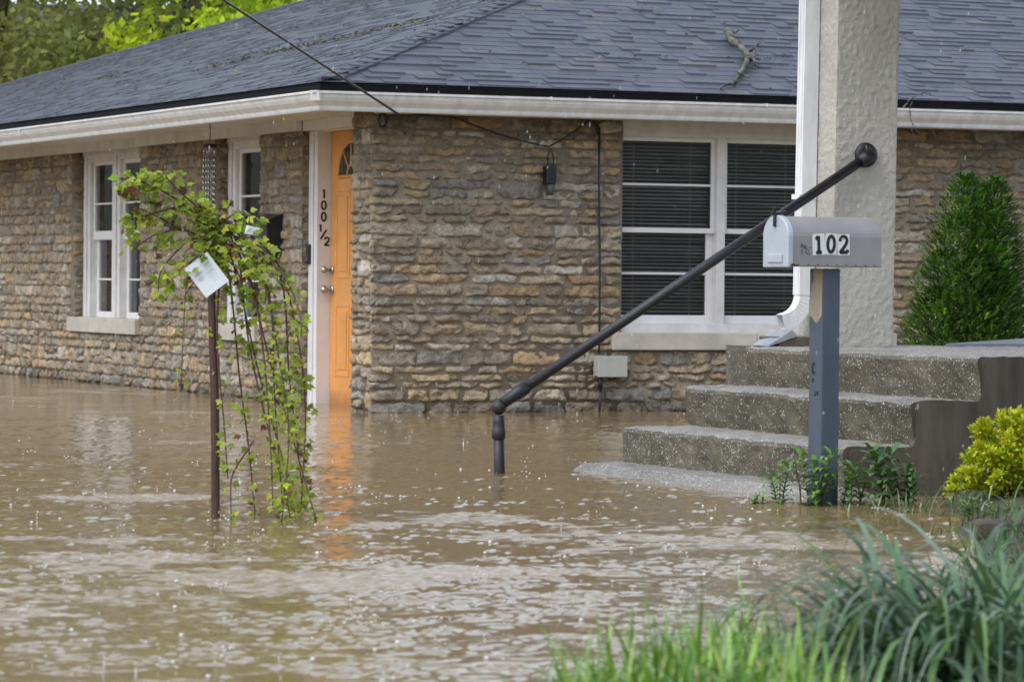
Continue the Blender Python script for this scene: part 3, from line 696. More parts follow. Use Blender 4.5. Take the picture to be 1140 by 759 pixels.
t = empty('cable_bracket', hw(1.265, -.02, 1.48), TH)
tag(t, 'small weathered black bracket on the stone wall under the cable joint', 'bracket')
mb = MB(); mb.box(-.038, .038, -.075, 0, .075, .2); mb.build('body', m_black, t, bevel=.008)
mb = MB(); mb.tube([(0, -.05, .075), (0, -.05, .0)], [.03, .022], 10); mb.build('socket', M('tarnished', (.06, .075, .075), .5, .3, 30), t, smooth=True)
mb = MB(); mb.tube([(-.022, -.05, .2), (-.02, -.05, .27), (0, -.05, .32), (.02, -.05, .27), (.022, -.05, .2)], .005, 5); mb.build('wire_loop', m_black, t)

t = empty('junction_box', hw(1.73, -.02, .245), TH)
tag(t, 'grey-green plastic utility box on the stone wall below the window sill', 'utility box')
mb = MB(); mb.box(-.108, .108, -.075, 0, .0, .135); mb.build('body', m_grey_box, t, bevel=.006)
mb = MB(); mb.box(-.112, .112, -.09, -.075, -.005, .14); mb.build('lid', m_grey_box, t, bevel=.005)
mb = MB(); mb.tube([(-.075, -.045, 0), (-.075, -.045, -.09)], .017, 8); mb.tube([(-.07, -.045, -.09), (-.08, -.04, -.3)], .008, 6); mb.tube([(-.03, -.045, 0), (.0, -.045, -.02), (.03, -.045, -.018), (.05, -.045, 0)], .007, 6)
mb.build('conduit', m_black, t, smooth=True)

# broken branch on the roof, leaf litter, twig on the gutter
def rf(a, t_, h=.0): return (a, B0 + t_, E0 + PT * t_ + h)
def crook(mb, pts, r0, r1, n=7, seed=0):
    rg = random.Random(seed); out_ = []
    for i in range(len(pts) - 1):
        for k in range(4):
            p = Vector(pts[i]).lerp(Vector(pts[i + 1]), k / 4); j = .012 * (1 if k else .5); out_.append(p + Vector((rg.uniform(-j, j), rg.uniform(-j, j), rg.uniform(-j * .5, j * .5))))
    out_.append(Vector(pts[-1])); m_ = len(out_)
    mb.tube(out_, [.8 * (r0 + (r1 - r0) * i / (m_ - 1)) * rg.uniform(.85, 1.15) for i in range(m_)], n)
t = empty('broken_branch', hw(*rf(3.0, .75)), TH)
tag(t, 'lichen covered broken tree branch lying on the roof near the eave', 'branch')
o_ = Vector(rf(3.0, .75)); rel = lambda a, t_, h: tuple(Vector(rf(a, t_, h)) - o_)
mb = MB(); crook(mb, [rel(3.21, 1.50, .05), rel(3.10, 1.20, .05), rel(3.08, .95, .05), rel(3.0, .74, .05)], .036, .024, 8, 1)
crook(mb, [rel(3.01, .77, .05), rel(2.86, .56, .045), rel(2.74, .38, .04), rel(2.58, .18, .03), rel(2.43, .06, .02)], .025, .010, 7, 2)
mb.build('limb', m_branch, t, smooth=True)
for i, (pts, r0, r1) in enumerate([([(3.04, .86, .06), (3.13, .93, .09), (3.20, .98, .11)], .016, .007), ([(3.13, .92, .09), (3.04, .74, .07), (2.97, .60, .05)], .012, .009),
                                 ([(2.72, .36, .05), (2.76, .27, .05)], .014, .008), ([(3.21, 1.46, .06), (3.08, 1.60, .05)], .009, .004), ([(3.2, 1.44, .06), (3.27, 1.46, .07)], .017, .013)]):
    mb = MB(); crook(mb, [rel(*p) for p in pts], r0, r1, 6, 10 + i); mb.build('side_twig', m_branch, t, smooth=True)
mb = MB(); crook(mb, [(3.80, -.42, 2.12), (3.86, -.44, 2.20), (3.97, -.43, 2.24), (4.02, -.44, 2.22)], .008, .004, 5, 4); crook(mb, [(3.86, -.44, 2.20), (3.84, -.46, 2.05), (3.88, -.47, 1.92)], .006, .003, 5, 5)
crook(mb, [(3.86, -.46, 2.02), (3.92, -.47, 1.93)], .004, .002, 5, 6)
tag(mb.build('gutter_twig', m_branch, loc=C0, rz=TH), 'thin forked twig caught on the gutter right of the stucco column', 'twig')
mb = MB(); rg = random.Random(5)
LIT = [(.10, .07, .035), (.14, .11, .05), (.06, .05, .03), (.20, .26, .05), (.12, .09, .06), (.26, .30, .06)]
def litter(P, n, sz=(.02, .06)):
    for _ in range(n):
        p = Vector(P(rg)); an = rg.uniform(0, 6.28)
        mb.leaf(p + Vector((0, 0, .022)), (math.cos(an), math.sin(an), rg.uniform(-.2, .3)), (rg.uniform(-.3, .3), rg.uniform(-.3, .3), 1), rg.uniform(*sz), rg.uniform(.01, .03), rg.choice(LIT))
roofL = lambda b, t_: (A0 + t_, b, E0 + PT * t_)
for _ in range(70):
    b, t_ = rg.uniform(.5, 15), rg.uniform(.2, 4)
    if t_ > b: t_ = b * .7
    litter(lambda r_, b=b, t_=t_: roofL(b + r_.gauss(0, .12), t_ + r_.gauss(0, .06)), rg.choice((1, 2, 6)))
for k in range(46):
    f = k / 45; litter(lambda r_: roofL(5.6 - 3.0 * f + r_.gauss(0, .10), 1.2 + .75 * f + r_.gauss(0, .06)), 5, (.03, .08))
for (b, t_, n) in ((5.43, 1.6, 26), (4.4, 1.55, 12), (15.4, 1.9, 40), (13.8, 1.2, 40), (9.5, 1.6, 30), (11.8, .9, 25)): litter(lambda r_: roofL(b + r_.gauss(0, .22), t_ + r_.gauss(0, .08)), n, (.03, .08))
for _ in range(70): litter(lambda r_: rf(r_.uniform(.5, 5.5), r_.uniform(.05, 2.6)), 1)
for (a, t_, n) in ((2.95, .7, 16), (3.2, .95, 10), (2.1, .75, 7), (3.0, 2.2, 8)): litter(lambda r_: rf(a + r_.gauss(0, .12), t_ + r_.gauss(0, .08)), n, (.02, .06))
tag(mb.build('leaf_litter', m_litter, loc=C0, rz=TH), 'scattered wet leaves and twigs on the dark shingle roof', 'leaves', kind='stuff')

# ------------------------------------------------------------------ concrete steps and porch
WS = 2.2; TD = .32; ZS = (.21, .40, .59)
steps = empty('concrete_steps', S0, TH)
tag(steps, 'three weathered concrete steps with exposed pebbles rising out of the flood water', 'steps')
def extrude(mb, prof, v0, v1, nv, amp, seed, mi=0):
    """cross-section path (u,z) extruded along v with a rough surface"""
    P = []
    for (a, b) in zip(prof, prof[1:]):
        L = math.hypot(b[0] - a[0], b[1] - a[1]); n = max(1, int(L / .03))
        for i in range(n): P.append((a[0] + (b[0] - a[0]) * i / n, a[1] + (b[1] - a[1]) * i / n))
    P.append(prof[-1]); base = len(mb.v); n = len(P)
    for j in range(nv + 1):
        v = v0 + (v1 - v0) * j / nv
        for (u_, z_) in P:
            k = amp * (noise.noise(Vector((u_ * 9 + seed, v * 7, z_ * 9))) + .6 * noise.noise(Vector((u_ * 30, v * 28 + seed, z_ * 30))))
            mb.v.append((u_ + k, v, z_ + k * .8))
    for j in range(nv):
        for i in range(n - 1): mb.face((base + j * n + i, base + j * n + i + 1, base + (j + 1) * n + i + 1, base + (j + 1) * n + i), (1, 1, 1), mi)
    mb.face([base + i for i in range(n)], (1, 1, 1), 1); e = base + nv * n; mb.face([e + i for i in range(n)][::-1], (1, 1, 1), 1)
for k, z in enumerate(ZS):
    u0 = k * TD; zb = -.35 if k == 0 else ZS[k - 1] - .03; uend = 6.4 if k == 2 else u0 + TD + .12
    mb = MB(); c = .022
    extrude(mb, [(uend, zb), (u0 + .035, zb), (u0 + .018, (zb + z) / 2), (u0 + .004, z - c * 1.2), (u0 + .010, z - c * .45), (u0 + c, z - .002), (u0 + c * 2, z), (uend, z + .004)][0:], -WS + .004 * (2 - k), -.005 * k, 54, .010, k * 13.7)
    mb.build('landing' if k == 2 else 'step', [m_agg, m_sidec], steps, smooth=False)
mb = MB()   # formed side wall: one smooth damp face set just proud of the step ends
pf = [(.05, -.35), (.035, .188), (.065, .199), (.30, .202), (.335, .212), (.352, .25), (.348, .372), (.378, .389), (.62, .392), (.655, .402), (.672, .44), (.668, .566), (.69, .579), (6.4, .581), (6.4, -.35)]
mb.poly([(a, -WS - .006, z) for a, z in pf]); mb.poly([(a, -WS + .03, z) for a, z in pf][::-1])
for i in range(len(pf)):
    a, b = pf[i], pf[(i + 1) % len(pf)]; mb.poly([(a[0], -WS - .006, a[1]), (a[0], -WS + .03, a[1]), (b[0], -WS + .03, b[1]), (b[0], -WS - .006, b[1])])
mb.build('side_wall', m_sidec, steps)
mb = MB()   # back part of the landing, painted blue-grey floor, and the footing at water level
mb.box(.86, 2.0, .0, .62, -.35, .586)
mb.build('back_slab', m_agg, steps)
mb = MB()
pl = [(1.76, .0), (6.4, .0), (6.4, 3.35), (4.75, 3.35)]
mb.hexa([(u_, v_, -.35) for u_, v_ in pl] + [(u_, v_, .606) for u_, v_ in pl]); mb.build('porch_floor', m_floor, steps)
mb = MB(); nu, nv = 14, 70
for j in range(nv + 1):
    v = -WS - .25 + (WS + .45) * j / nv
    for i in range(nu + 1):
        u_ = -.34 + .42 * i / nu
        tap = max(0, (v - .0) / .2)
        z = .042 - .10 * max(0, -.19 - u_) / .14 - .06 * tap - .05 * max(0, (-v - WS) / .25) + .005 * noise.noise(Vector((u_ * 7, v * 5, 2))) + .003 * noise.noise(Vector((u_ * 25, v * 22, 2)))
        mb.v.append((u_, v, z))
for j in range(nv):
    for i in range(nu): mb.face((j * (nu + 1) + i, j * (nu + 1) + i + 1, (j + 1) * (nu + 1) + i + 1, (j + 1) * (nu + 1) + i))
mb.build('footing', m_agg, steps)

porch = empty('porch_canopy', tuple(S0 + U * 1.14 + V * .03 + Vector((0, 0, .59))), TH)
tag(porch, 'square cream stucco porch column with roof and white downspout beside the steps', 'porch')
def column(u0, v0, lean=.011):
    mb = MB(); Wc = .34; zt = 2.20; st = .0085
    nzv = int(zt / st); ns = int(Wc / st)
    def tex(s, z, k):
        a = noise.noise(Vector((s * 44 + k, z * 34, k))); b = noise.noise(Vector((s * 85, z * 75 + k, 3)))
        return .0058 * max(-.15, a) + .0032 * b
    for k, f in enumerate((lambda s, d: (u0 + s, v0 - d), lambda s, d: (u0 - d, v0 + Wc - s), lambda s, d: (u0 + Wc + d, v0 + s), lambda s, d: (u0 + Wc - s, v0 + Wc + d))):
        fine = k < 2; nz_, ns_ = (nzv, ns) if fine else (4, 3); b = len(mb.v)
        for j in range(nz_ + 1):
            z = zt * j / nz_
            for i in range(ns_ + 1):
                s = Wc * i / ns_; d = tex(s, z, k * 17) if 0 < i < ns_ and fine else -.002
                x, y = f(s, d); mb.v.append((x + lean * z, y, z))
        for j in range(nz_):
            for i in range(ns_): mb.face((b + j * (ns_ + 1) + i, b + j * (ns_ + 1) + i + 1, b + (j + 1) * (ns_ + 1) + i + 1, b + (j + 1) * (ns_ + 1) + i))
    mb.build('column', m_stucco, porch, smooth=True)
column(0, 0); column(4.4, 0, 0)
mb = MB(); mb.box(-.15, 5.3, -2.35, .5, 2.2, 2.36); mb.box(-.35, 5.5, -2.5, .7, 2.36, 2.5); mb.build('roof', m_old_white, porch)
# downspout on the column's left face, curving out at the foot
mb = MB(); dw, dh = .040, .033
def rect_sweep(mb, pts, hw_, hd, ribs):
    b = len(mb.v)
    for i, (p, d) in enumerate(pts):
        nrm = Vector((0, 1, 0)); sx = Vector(d).cross(nrm).normalized(); k = 1.0 - (.04 if ribs and i % 2 else 0)
        for (a, c) in ((-1, -1), (1, -1), (1, 1), (-1, 1)): mb.v.append(tuple(Vector(p) + sx * a * hd * k + nrm * c * hw_ * k))
    for i in range(len(pts) - 1):
        for q in range(4): mb.face((b + i * 4 + q, b + i * 4 + (q + 1) % 4, b + (i + 1) * 4 + (q + 1) % 4, b + (i + 1) * 4 + q))
yc = .215; xs = -.045
pipe = [((xs + .011 * 2.2, yc, 2.2), (0, 0, -1)), ((xs, yc, .25), (0, 0, -1))]
rect_sweep(mb, pipe, .036, .040, False)
for s_ in (-.018, .018):
    mb.hexa([(xs - .0425 + .0, yc + s_ - .005, .25), (xs - .038, yc + s_ - .005, .25), (xs - .038, yc + s_ + .005, .25), (xs - .0425, yc + s_ + .005, .25), (xs - .0425 + .0242 * .88, yc + s_ - .005, 2.19), (xs - .038 + .0242 * .88, yc + s_ - .005, 2.19), (xs - .038 + .0242 * .88, yc + s_ + .005, 2.19), (xs - .0425 + .0242 * .88, yc + s_ + .005, 2.19)])
ds = mb.build('downspout', m_gutter, porch)
mb = MB(); el = []
for i in range(19):
    an = R(75) * i / 18; rr_ = .13; el.append(((xs - rr_ * (1 - math.cos(an)), yc, .25 - rr_ * math.sin(an)), (-math.sin(an), 0, -math.cos(an))))
p = Vector(el[-1][0]); d = Vector(el[-1][1]); el.append((tuple(p + d * .03), tuple(d)))
rect_sweep(mb, el, .034, .037, True); mb.build('elbow', m_gutter, ds)
mb = MB(); mb.box(xs - .05, xs + .045, yc - .041, yc + .041, .72, .745); mb.build('strap', m_gutter, ds)
t = empty('splash_block', tuple(S0 + U * .99 + V * .2 + Vector((0, 0, .586))), TH)
tag(t, 'small grey splash block with bent metal sheet under the downspout elbow', 'splash block')
mb = MB(); mb.box(-.10, .12, -.09, .12, 0, .05); mb.build('block', m_sidec, t, bevel=.006)
mb = MB(); mb.hexa([(-.16, -.10, 0), (.0, -.10, .052), (.0, .12, .052), (-.13, .12, 0), (-.164, -.10, .006), (-.03, -.10, .085), (-.03, .12, .085), (-.134, .12, .006)]); mb.build('metal_sheet', m_slate, t, bevel=.003)

# handrail
t = empty('handrail', tuple(S0 + U * -.67 + V * -.08), TH)
tag(t, 'black painted pipe handrail slanting from the flood water up to the stucco column', 'handrail')
pa = Vector((0, 0, .315)); pb = Vector((1.987, .06, 1.527)); dr = (pb - pa).normalized()
mb = MB(); mb.tube([(0.012, 0, -.3), (0.006, 0, .0), (0, 0, .20)], .026, 14); mb.build('post', m_rail, t, smooth=True)
mb = MB(); mb.tube([pa + dr * .16, pb], .0242, 14); mb.build('rail', m_rail, t, smooth=True)
mb = MB(); mb.tube([(0, 0, .16), (0, 0, .165), (0, 0, .20), (0, 0, .205), (0, 0, .24), (0, 0, .27)], [.029, .033, .033, .030, .028, .027], 14)
mb.ball((0, 0, .307), .036, 14, 9); mb.build('elbow', m_rail, t, smooth=True)
mb = MB(); mb.tube([pa + dr * .02, pa + dr * .09, pa + dr * .10, pa + dr * .165, pa + dr * .17], [.028, .028, .033, .033, .025], 14)
mb.build('coupling', m_rail, t, smooth=True)
mb = MB(); wall_pt = Vector((1.987, .106, 1.527)); mb.tube([wall_pt + Vector((0, .006, 0)), wall_pt, wall_pt + Vector((0, -.012, 0)), wall_pt + Vector((0, -.016, 0))], [.062, .062, .057, .036], 20)
mb.ball(pb + Vector((.004, .004, .004)), .029, 14, 9); mb.tube([pb, wall_pt], .029, 12); mb.tube([pb - dr * .07, pb - dr * .0], [.034, .036], 12)
mb.build('wall_flange', m_rail, t, smooth=True)

# ------------------------------------------------------------------ mailbox on its post
MBX = Vector((1.272, 15.0, 0)); MR = R(32)       # box axis runs away to the right
t = empty('mailbox', MBX, 0)
tag(t, 'grey metal roadside mailbox numbered 102 on a peeling blue-grey wooden post', 'mailbox')
ax = Vector((math.cos(MR), math.sin(MR), 0)); ay = Vector((-math.sin(MR), math.cos(MR), 0))
c_, s_ = math.cos(MR), math.sin(MR)
mp = empty('post_frame_helper', (0, 0, 0)) if False else None
mb = MB(); hwid = .0445
mb.box(-hwid, hwid, -hwid, hwid, -.4, .958)
post = mb.build('post', m_post, t, rz=MR, bevel=.004)
rg = random.Random(12)
mb = MB()     # peeled patch on the left face: ragged outline of bare wood
left = [(-.044, .66), (-.030, .66), (-.012, .645), (.005, .632), (.02, .64), (.044, .67)]
right = [(.044, .855), (-.012, .855), (-.020, .835), (-.014, .82), (-.020, .80), (-.030, .785), (-.028, .765), (-.038, .75), (-.034, .735), (-.044, .73)]
pp = [(-hwid - .0015, -y, z + .103) for y, z in left + right]
mb.poly(pp); mb.poly([(x + .001, y, z) for x, y, z in pp][::-1]); mb.build('peeled_patch', m_wood, post)
mb = MB()     # worn remains of old black marks
for (y, z, w_, h_) in ((.012, .52, .016, .012), (.018, .50, .008, .03), (.010, .485, .018, .010), (.015, .455, .012, .014), (-.01, .405, .02, .006), (-.018, .40, .006, .012), (.0, .395, .012, .006)):
    mb = MB(); mb.box(-hwid - .0018, -hwid + .001, y - w_ / 2, y + w_ / 2, z + .05 - h_ / 2, z + .05 + h_ / 2); mb.build('worn_mark', m_ink, post)
# box shell, local x along axis (0 = front door end), y across, z up
zb_, BW, BHs, BL = .965, .165, .122, .47
bx = empty('box', (0, 0, zb_), MR, t); bx.location = (0, 0, zb_)
def arch(n=16, grow=0.):
    r_ = BW / 2 + grow; pts = [(-r_, 0 - grow), (-r_, BHs)]
    pts += [(-r_ * math.cos(math.pi * i / n), BHs + r_ * math.sin(math.pi * i / n) * .98) for i in range(1, n)]
    return pts + [(r_, BHs), (r_, -grow)]
def shell(mb, x0, x1, grow, bulge=0):
    P = arch(grow=grow); n = len(P); b = len(mb.v)
    xsn = [x0, x1]
    for x in xsn:
        for (y, z) in P: mb.v.append((x, y, z))
    for i in range(n - 1): mb.face((b + i, b + n + i, b + n + i + 1, b + i + 1))
    mb.face((b + n - 1, b + 2 * n - 1, b + n, b))
    mb.face([b + i for i in range(n)]); mb.face([b + n + i for i in range(n)][::-1])
X0 = -.245
mb = MB(); shell(mb, X0 + .012, X0 + BL, 0); body = mb.build('body', m_galv, bx, bevel=.004)
body.data.polygons.foreach_set('use_smooth', [False] * len(body.data.polygons))
mb = MB(); shell(mb, X0 - .006, X0 + .022, .0045); md_ = mb.build('door', m_door_al, bx, bevel=.005)
mb = MB(); mb.box(X0 - .012, X0 - .006, -.05, .05, .015, .05); mb.build('embossed_panel', m_door_al, md_, bevel=.003)
mb = MB(); zt_ = BHs + BW / 2
mb.bar((X0 + .02, 0, zt_ + .010), (.024, 0, .004), (0, .009, 0), (0, 0, .006)); mb.tube([(X0 - .016, .01, zt_ + .004), (X0 - .012, .0, zt_ + .025), (X0 - .014, -.004, zt_ + .034)], .008, 8)
mb.tube([(X0 - .010, 0, zt_ + .01), (X0 - .011, 0, zt_ - .045)], .0075, 7); mb.build('latch', m_black, md_)
m_rust = M('rust', (.10, .055, .035), .8, .3, 40)
for k in range(9):
    mb = MB(); mb.ball((X0 + .05 + k * .048, -BW / 2 - .0005, .008), .0032, 6, 4); mb.build('rivet', m_rust, body)
mb = MB()
for (x, z, r_) in ((X0 + .02, .006, .016), (X0 + .034, .004, .012), (X0 + .012, .003, .01)): mb.box(x - r_ * .6, x + r_ * .6, -BW / 2 - .006, -BW / 2 + .001, z - r_ * .25, z + r_ * .3)
mb.build('rust_spot', M('rust_dark', (.07, .032, .02), .85, .4, 60), body)
yf = -BW / 2
TN = lambda x, z, d: (x, yf - d, z)
DG = {'1': [[(.0, .48), (.0, -.46)], [(-.20, .30), (-.02, .46)], [(-.2, -.46), (.2, -.46)]], '0': [oval(0, 0, .24, .45, 20)],
      '2': [[(-.25, .20), (-.24, .34), (-.12, .46), (.06, .47), (.2, .38), (.24, .22), (.16, .03), (-.02, -.18), (-.24, -.40), (-.25, -.46)], [(-.27, -.43), (.26, -.43)], [(.24, -.44), (.28, -.28)]]}
for ch, xc, zc, rot in (('1', X0 + .148, .090, .05), ('0', X0 + .210, .092, -.04), ('2', X0 + .274, .090, .03)):
    mb = MB(); wq, hq = .0305, .043; cr, sr = math.cos(rot), math.sin(rot)
    q = [(xc + x * cr - z * sr, zc + x * sr + z * cr) for x, z in ((-wq, -hq), (wq, -hq), (wq, hq), (-wq * .8, hq), (-wq, hq * .75))]
    mb.poly([TN(x, z, .0022) for x, z in q]); mb.poly([TN(x, z, .0005) for x, z in q][::-1])
    st_ = mb.build('number_sticker', m_sticker, body)
    mb = MB()
    for st in DG[ch]: stroke(mb, lambda x, y, d: TN(xc + (x * cr - y * sr) * .071, zc + (x * sr + y * cr) * .071, d), st, .20, .0024, .0040)
    mb.build('digit', m_ink, st_)
mb = MB()     # faint residue of lost stickers left of the number
for _ in range(26):
    x = X0 + .062 + rg.uniform(0, .045); z = .05 + rg.uniform(0, .04); r_ = rg.uniform(.0012, .004)
    mb.box(x - r_, x + r_, yf - .0014, yf + .001, z - r_, z + r_)
mb.build('sticker_residue', M('residue', (.10, .10, .11), .7, .2, 40), body)

# ------------------------------------------------------------------ plants
def rcol(c, rg, k=.25, hue=.12):
    s = rg.uniform(1 - k, 1 + k); return (c[0] * s * rg.uniform(1 - hue, 1 + hue), c[1] * s, c[2] * s * rg.uniform(1 - hue, 1 + hue))
F_, H0_ = 4100., 311.8
# the weeping sapling; drawn out in its own upright plane 13.8 m away, then given depth
SD = 13.77
sap = empty('weeping_sapling', (-1.105, SD, 0))
tag(sap, 'young weeping sapling with green leaves and rusty stem standing in flood water', 'tree')
def sp(x, y, dep=0):
    yy = y - H0_ - .009 * (x - 570); X = (x + .009 * (y - H0_) - 570) / F_ * SD
    return Vector((X + 1.105, dep, .9 - yy / F_ * SD))
rg = random.Random(21)
mb = MB(); tp = [sp(239.5, 640), sp(239, 577), sp(239, 500), sp(238, 430), sp(236, 370), sp(235, 335), sp(237, 300)]
mb.tube(tp, [.0175, .0165, .0165, .017, .015, .015, .012], 9); mb.tube([sp(237, 305), sp(238, 270), sp(237, 245), sp(240, 232)], [.011, .009, .008, .005], 7)
mb.build('trunk', M('rusty_bark', (.062, .026, .018), .45, .4, 25, .4, 70, stretch=(1, 1, .3)), sap, smooth=True)
LG = [(.26, .36, .025), (.32, .41, .03), (.20, .30, .028), (.38, .43, .045), (.25, .29, .04)]; LRED = [(.16, .075, .03), (.13, .06, .035)]
lf = MB()
def smooth_path(pts, n=7):
    out_ = []; P = [pts[0]] + pts + [pts[-1]]
    for i in range(1, len(P) - 2):
        for k in range(n):
            t_ = k / n; p0, p1, p2, p3 = P[i - 1:i + 3]
            out_.append(.5 * ((2 * p1) + (p2 - p0) * t_ + (2 * p0 - 5 * p1 + 4 * p2 - p3) * t_ ** 2 + (3 * p1 - p0 - 3 * p2 + p3) * t_ ** 3))
    return out_ + [pts[-1]]
def leaf3(p, d, sz, c):      # lobed leaf: three blades from one stalk
    d = Vector(d).normalized(); nrm = Vector((rg.uniform(-.6, .6), rg.uniform(-1, -.1), rg.uniform(.2, 1))).normalized()
    sd_ = d.cross(nrm).normalized()
    lf.leaf(p, d, nrm, sz, sz * .62, c, .12)
    lf.leaf(p + d * sz * .12, (d * .7 + sd_ * .75), nrm, sz * .68, sz * .42, c, .1); lf.leaf(p + d * sz * .12, (d * .7 - sd_ * .75), nrm, sz * .68, sz * .42, c, .1)
def twig(pix, dens, r0=.0055, r1=.002, dep=(0, 0), sz=(.022, .040), spread=.028, f0=0., f1=1.01, red=.06):
    n_ = len(pix); d0, d1 = dep
    pts = smooth_path([sp(x + rg.uniform(-2, 2), y, d0 + (d1 - d0) * i / max(1, n_ - 1)) for i, (x, y) in enumerate(pix)])
    mb = MB(); m_ = len(pts); mb.tube(pts, [r0 + (r1 - r0) * i / (m_ - 1) for i in range(m_)], 5); mb.build('branch', m_twig, sap, smooth=True)
    L = sum((pts[i + 1] - pts[i]).length for i in range(m_ - 1)); k = int(L * dens)
    for _ in range(k):
        f = rg.uniform(f0, f1)
        if f > 1: f = 1
        x = f * (m_ - 1); i = min(m_ - 2, int(x)); p = pts[i].lerp(pts[i + 1], x - i)
        dr_ = Vector((rg.gauss(0, 1), rg.gauss(0, 1), rg.gauss(-.15, .8))).normalized()
        c = rcol(rg.choice(LRED if rg.random() < red else LG), rg)
        q = p + dr_ * rg.uniform(.004, spread)
        leaf3(q, dr_ + Vector((0, 0, -.3)), rg.uniform(*sz) * 1.06, c)
up = dict(spread=.05, sz=(.026, .046), red=.13)
for pix, dn in [([(238, 262), (205, 228), (165, 206), (141, 212)], 250), ([(238, 248), (205, 216), (184, 196)], 260), ([(237, 270), (200, 256), (170, 262), (146, 278)], 170),
                ([(238, 255), (262, 238), (288, 246)], 300), ([(236, 275), (214, 290), (188, 312)], 230), ([(236, 268), (210, 268), (180, 300), (176, 325)], 130), ([(205, 228), (180, 236), (150, 244)], 240),
                ([(237, 258), (225, 236), (215, 222)], 300), ([(240, 262), (262, 272), (284, 300)], 280), ([(238, 240), (250, 244), (275, 262), (296, 280)], 260), ([(200, 256), (172, 240), (156, 232)], 200),
                ([(238, 280), (222, 300), (205, 330)], 170), ([(240, 280), (262, 300), (270, 330)], 220), ([(150, 244), (138, 256)], 220), ([(165, 206), (152, 200), (140, 202)], 330)]:
    dd = rg.uniform(-.16, .16); twig(pix, dn * .72, .005, .0018, (0, dd), **up)
wv = dict(spread=.026, sz=(.02, .036), f0=.12)
for pix, dn in [([(243, 252), (262, 300), (288, 420), (312, 520), (328, 584)], 62), ([(250, 246), (275, 290), (300, 400), (330, 500), (353, 579)], 72), ([(246, 242), (266, 290), (276, 380), (292, 470), (320, 581)], 62),
                ([(256, 250), (290, 300), (310, 400), (325, 480), (317, 577)], 85), ([(262, 250), (306, 292), (330, 380), (339, 460), (335, 562)], 80), ([(246, 264), (256, 330), (262, 420), (274, 500), (280, 577)], 50),
                ([(280, 272), (310, 312), (321, 420), (328, 500), (333, 570)], 85), ([(270, 262), (298, 330), (304, 440), (316, 560)], 75), ([(282, 490), (262, 524), (257, 545), (259, 581)], 40),
                ([(290, 280), (318, 310), (334, 350), (338, 372)], 110), ([(243, 300), (243, 380), (249, 470), (252, 532)], 52), ([(262, 270), (288, 350), (300, 470), (306, 560)], 60)]:
    dd = rg.uniform(-.22, .22); twig(pix, dn, .0048, .0022, (0, dd), **wv)
twig([(209, 296), (206, 340), (205, 390), (203, 428)], 55, .0022, .0012, (-.03, -.05), (.015, .03), .02, .2, red=.4)
lf.build('foliage', m_flowleaf, sap)
# tags on the sapling
def plant_tag(cx, cy, dep, w_, h_, rot, label, lines):
    o = sp(cx, cy, dep) + Vector((-1.105, SD, 0)); e = empty('plant_tag', o); tag(e, label, 'tag')
    mb = MB(); n = 6; ca, sa = math.cos(rot), math.sin(rot)
    pts = {}
    for j in range(n + 1):
        for i in range(n + 1):
            x = (i / n - .5) * w_; z = (j / n - .5) * h_; mb.v.append((x * ca - z * sa, -.01 * math.cos(i / n * 3) + .006 * j / n, x * sa + z * ca))
    for j in range(n):
        for i in range(n): mb.face((j * (n + 1) + i, j * (n + 1) + i + 1, (j + 1) * (n + 1) + i + 1, (j + 1) * (n + 1) + i))
    s_ = mb.build('card', M('tag_paper', (.62, .66, .68), .3, .05, 20), e); so = s_.modifiers.new('thick', 'SOLIDIFY'); so.thickness = .0012
    if lines:
        mb = MB()
        for k in range(lines):
            z = h_ * (.3 - .14 * k); 
            for (x0, x1) in ((-.36, -.1 + .1 * (k % 2)), (.02 + .1 * (k % 2), .34)):
                q = [(x0 * w_, z - .003), (x1 * w_, z - .003), (x1 * w_, z + .003), (x0 * w_, z + .003)]
                mb.poly([(x * ca - zz * sa, -.0125 - .0005 * k + .012 * abs(x / w_), x * sa + zz * ca) for x, zz in q])
        mb.build('worn_print', M('faint_print', (.40, .43, .45), .5), e)
    mb = MB(); mb.tube([(-w_ * .3 * ca - h_ * .45 * sa * 0, 0, h_ * .45), (-.01, .01, h_ * .45 + .05), (.03, .02, h_ * .45 + .06)], .0015, 4); mb.build('string', m_twig, e)
    return e
plant_tag(231, 306, -.06, .105, .135, R(38), 'large pale tag hanging askew on the sapling stem', 3)
plant_tag(281, 257, -.03, .05, .032, R(-12), 'small white curled tag among the leaves right of the sapling top', 0)

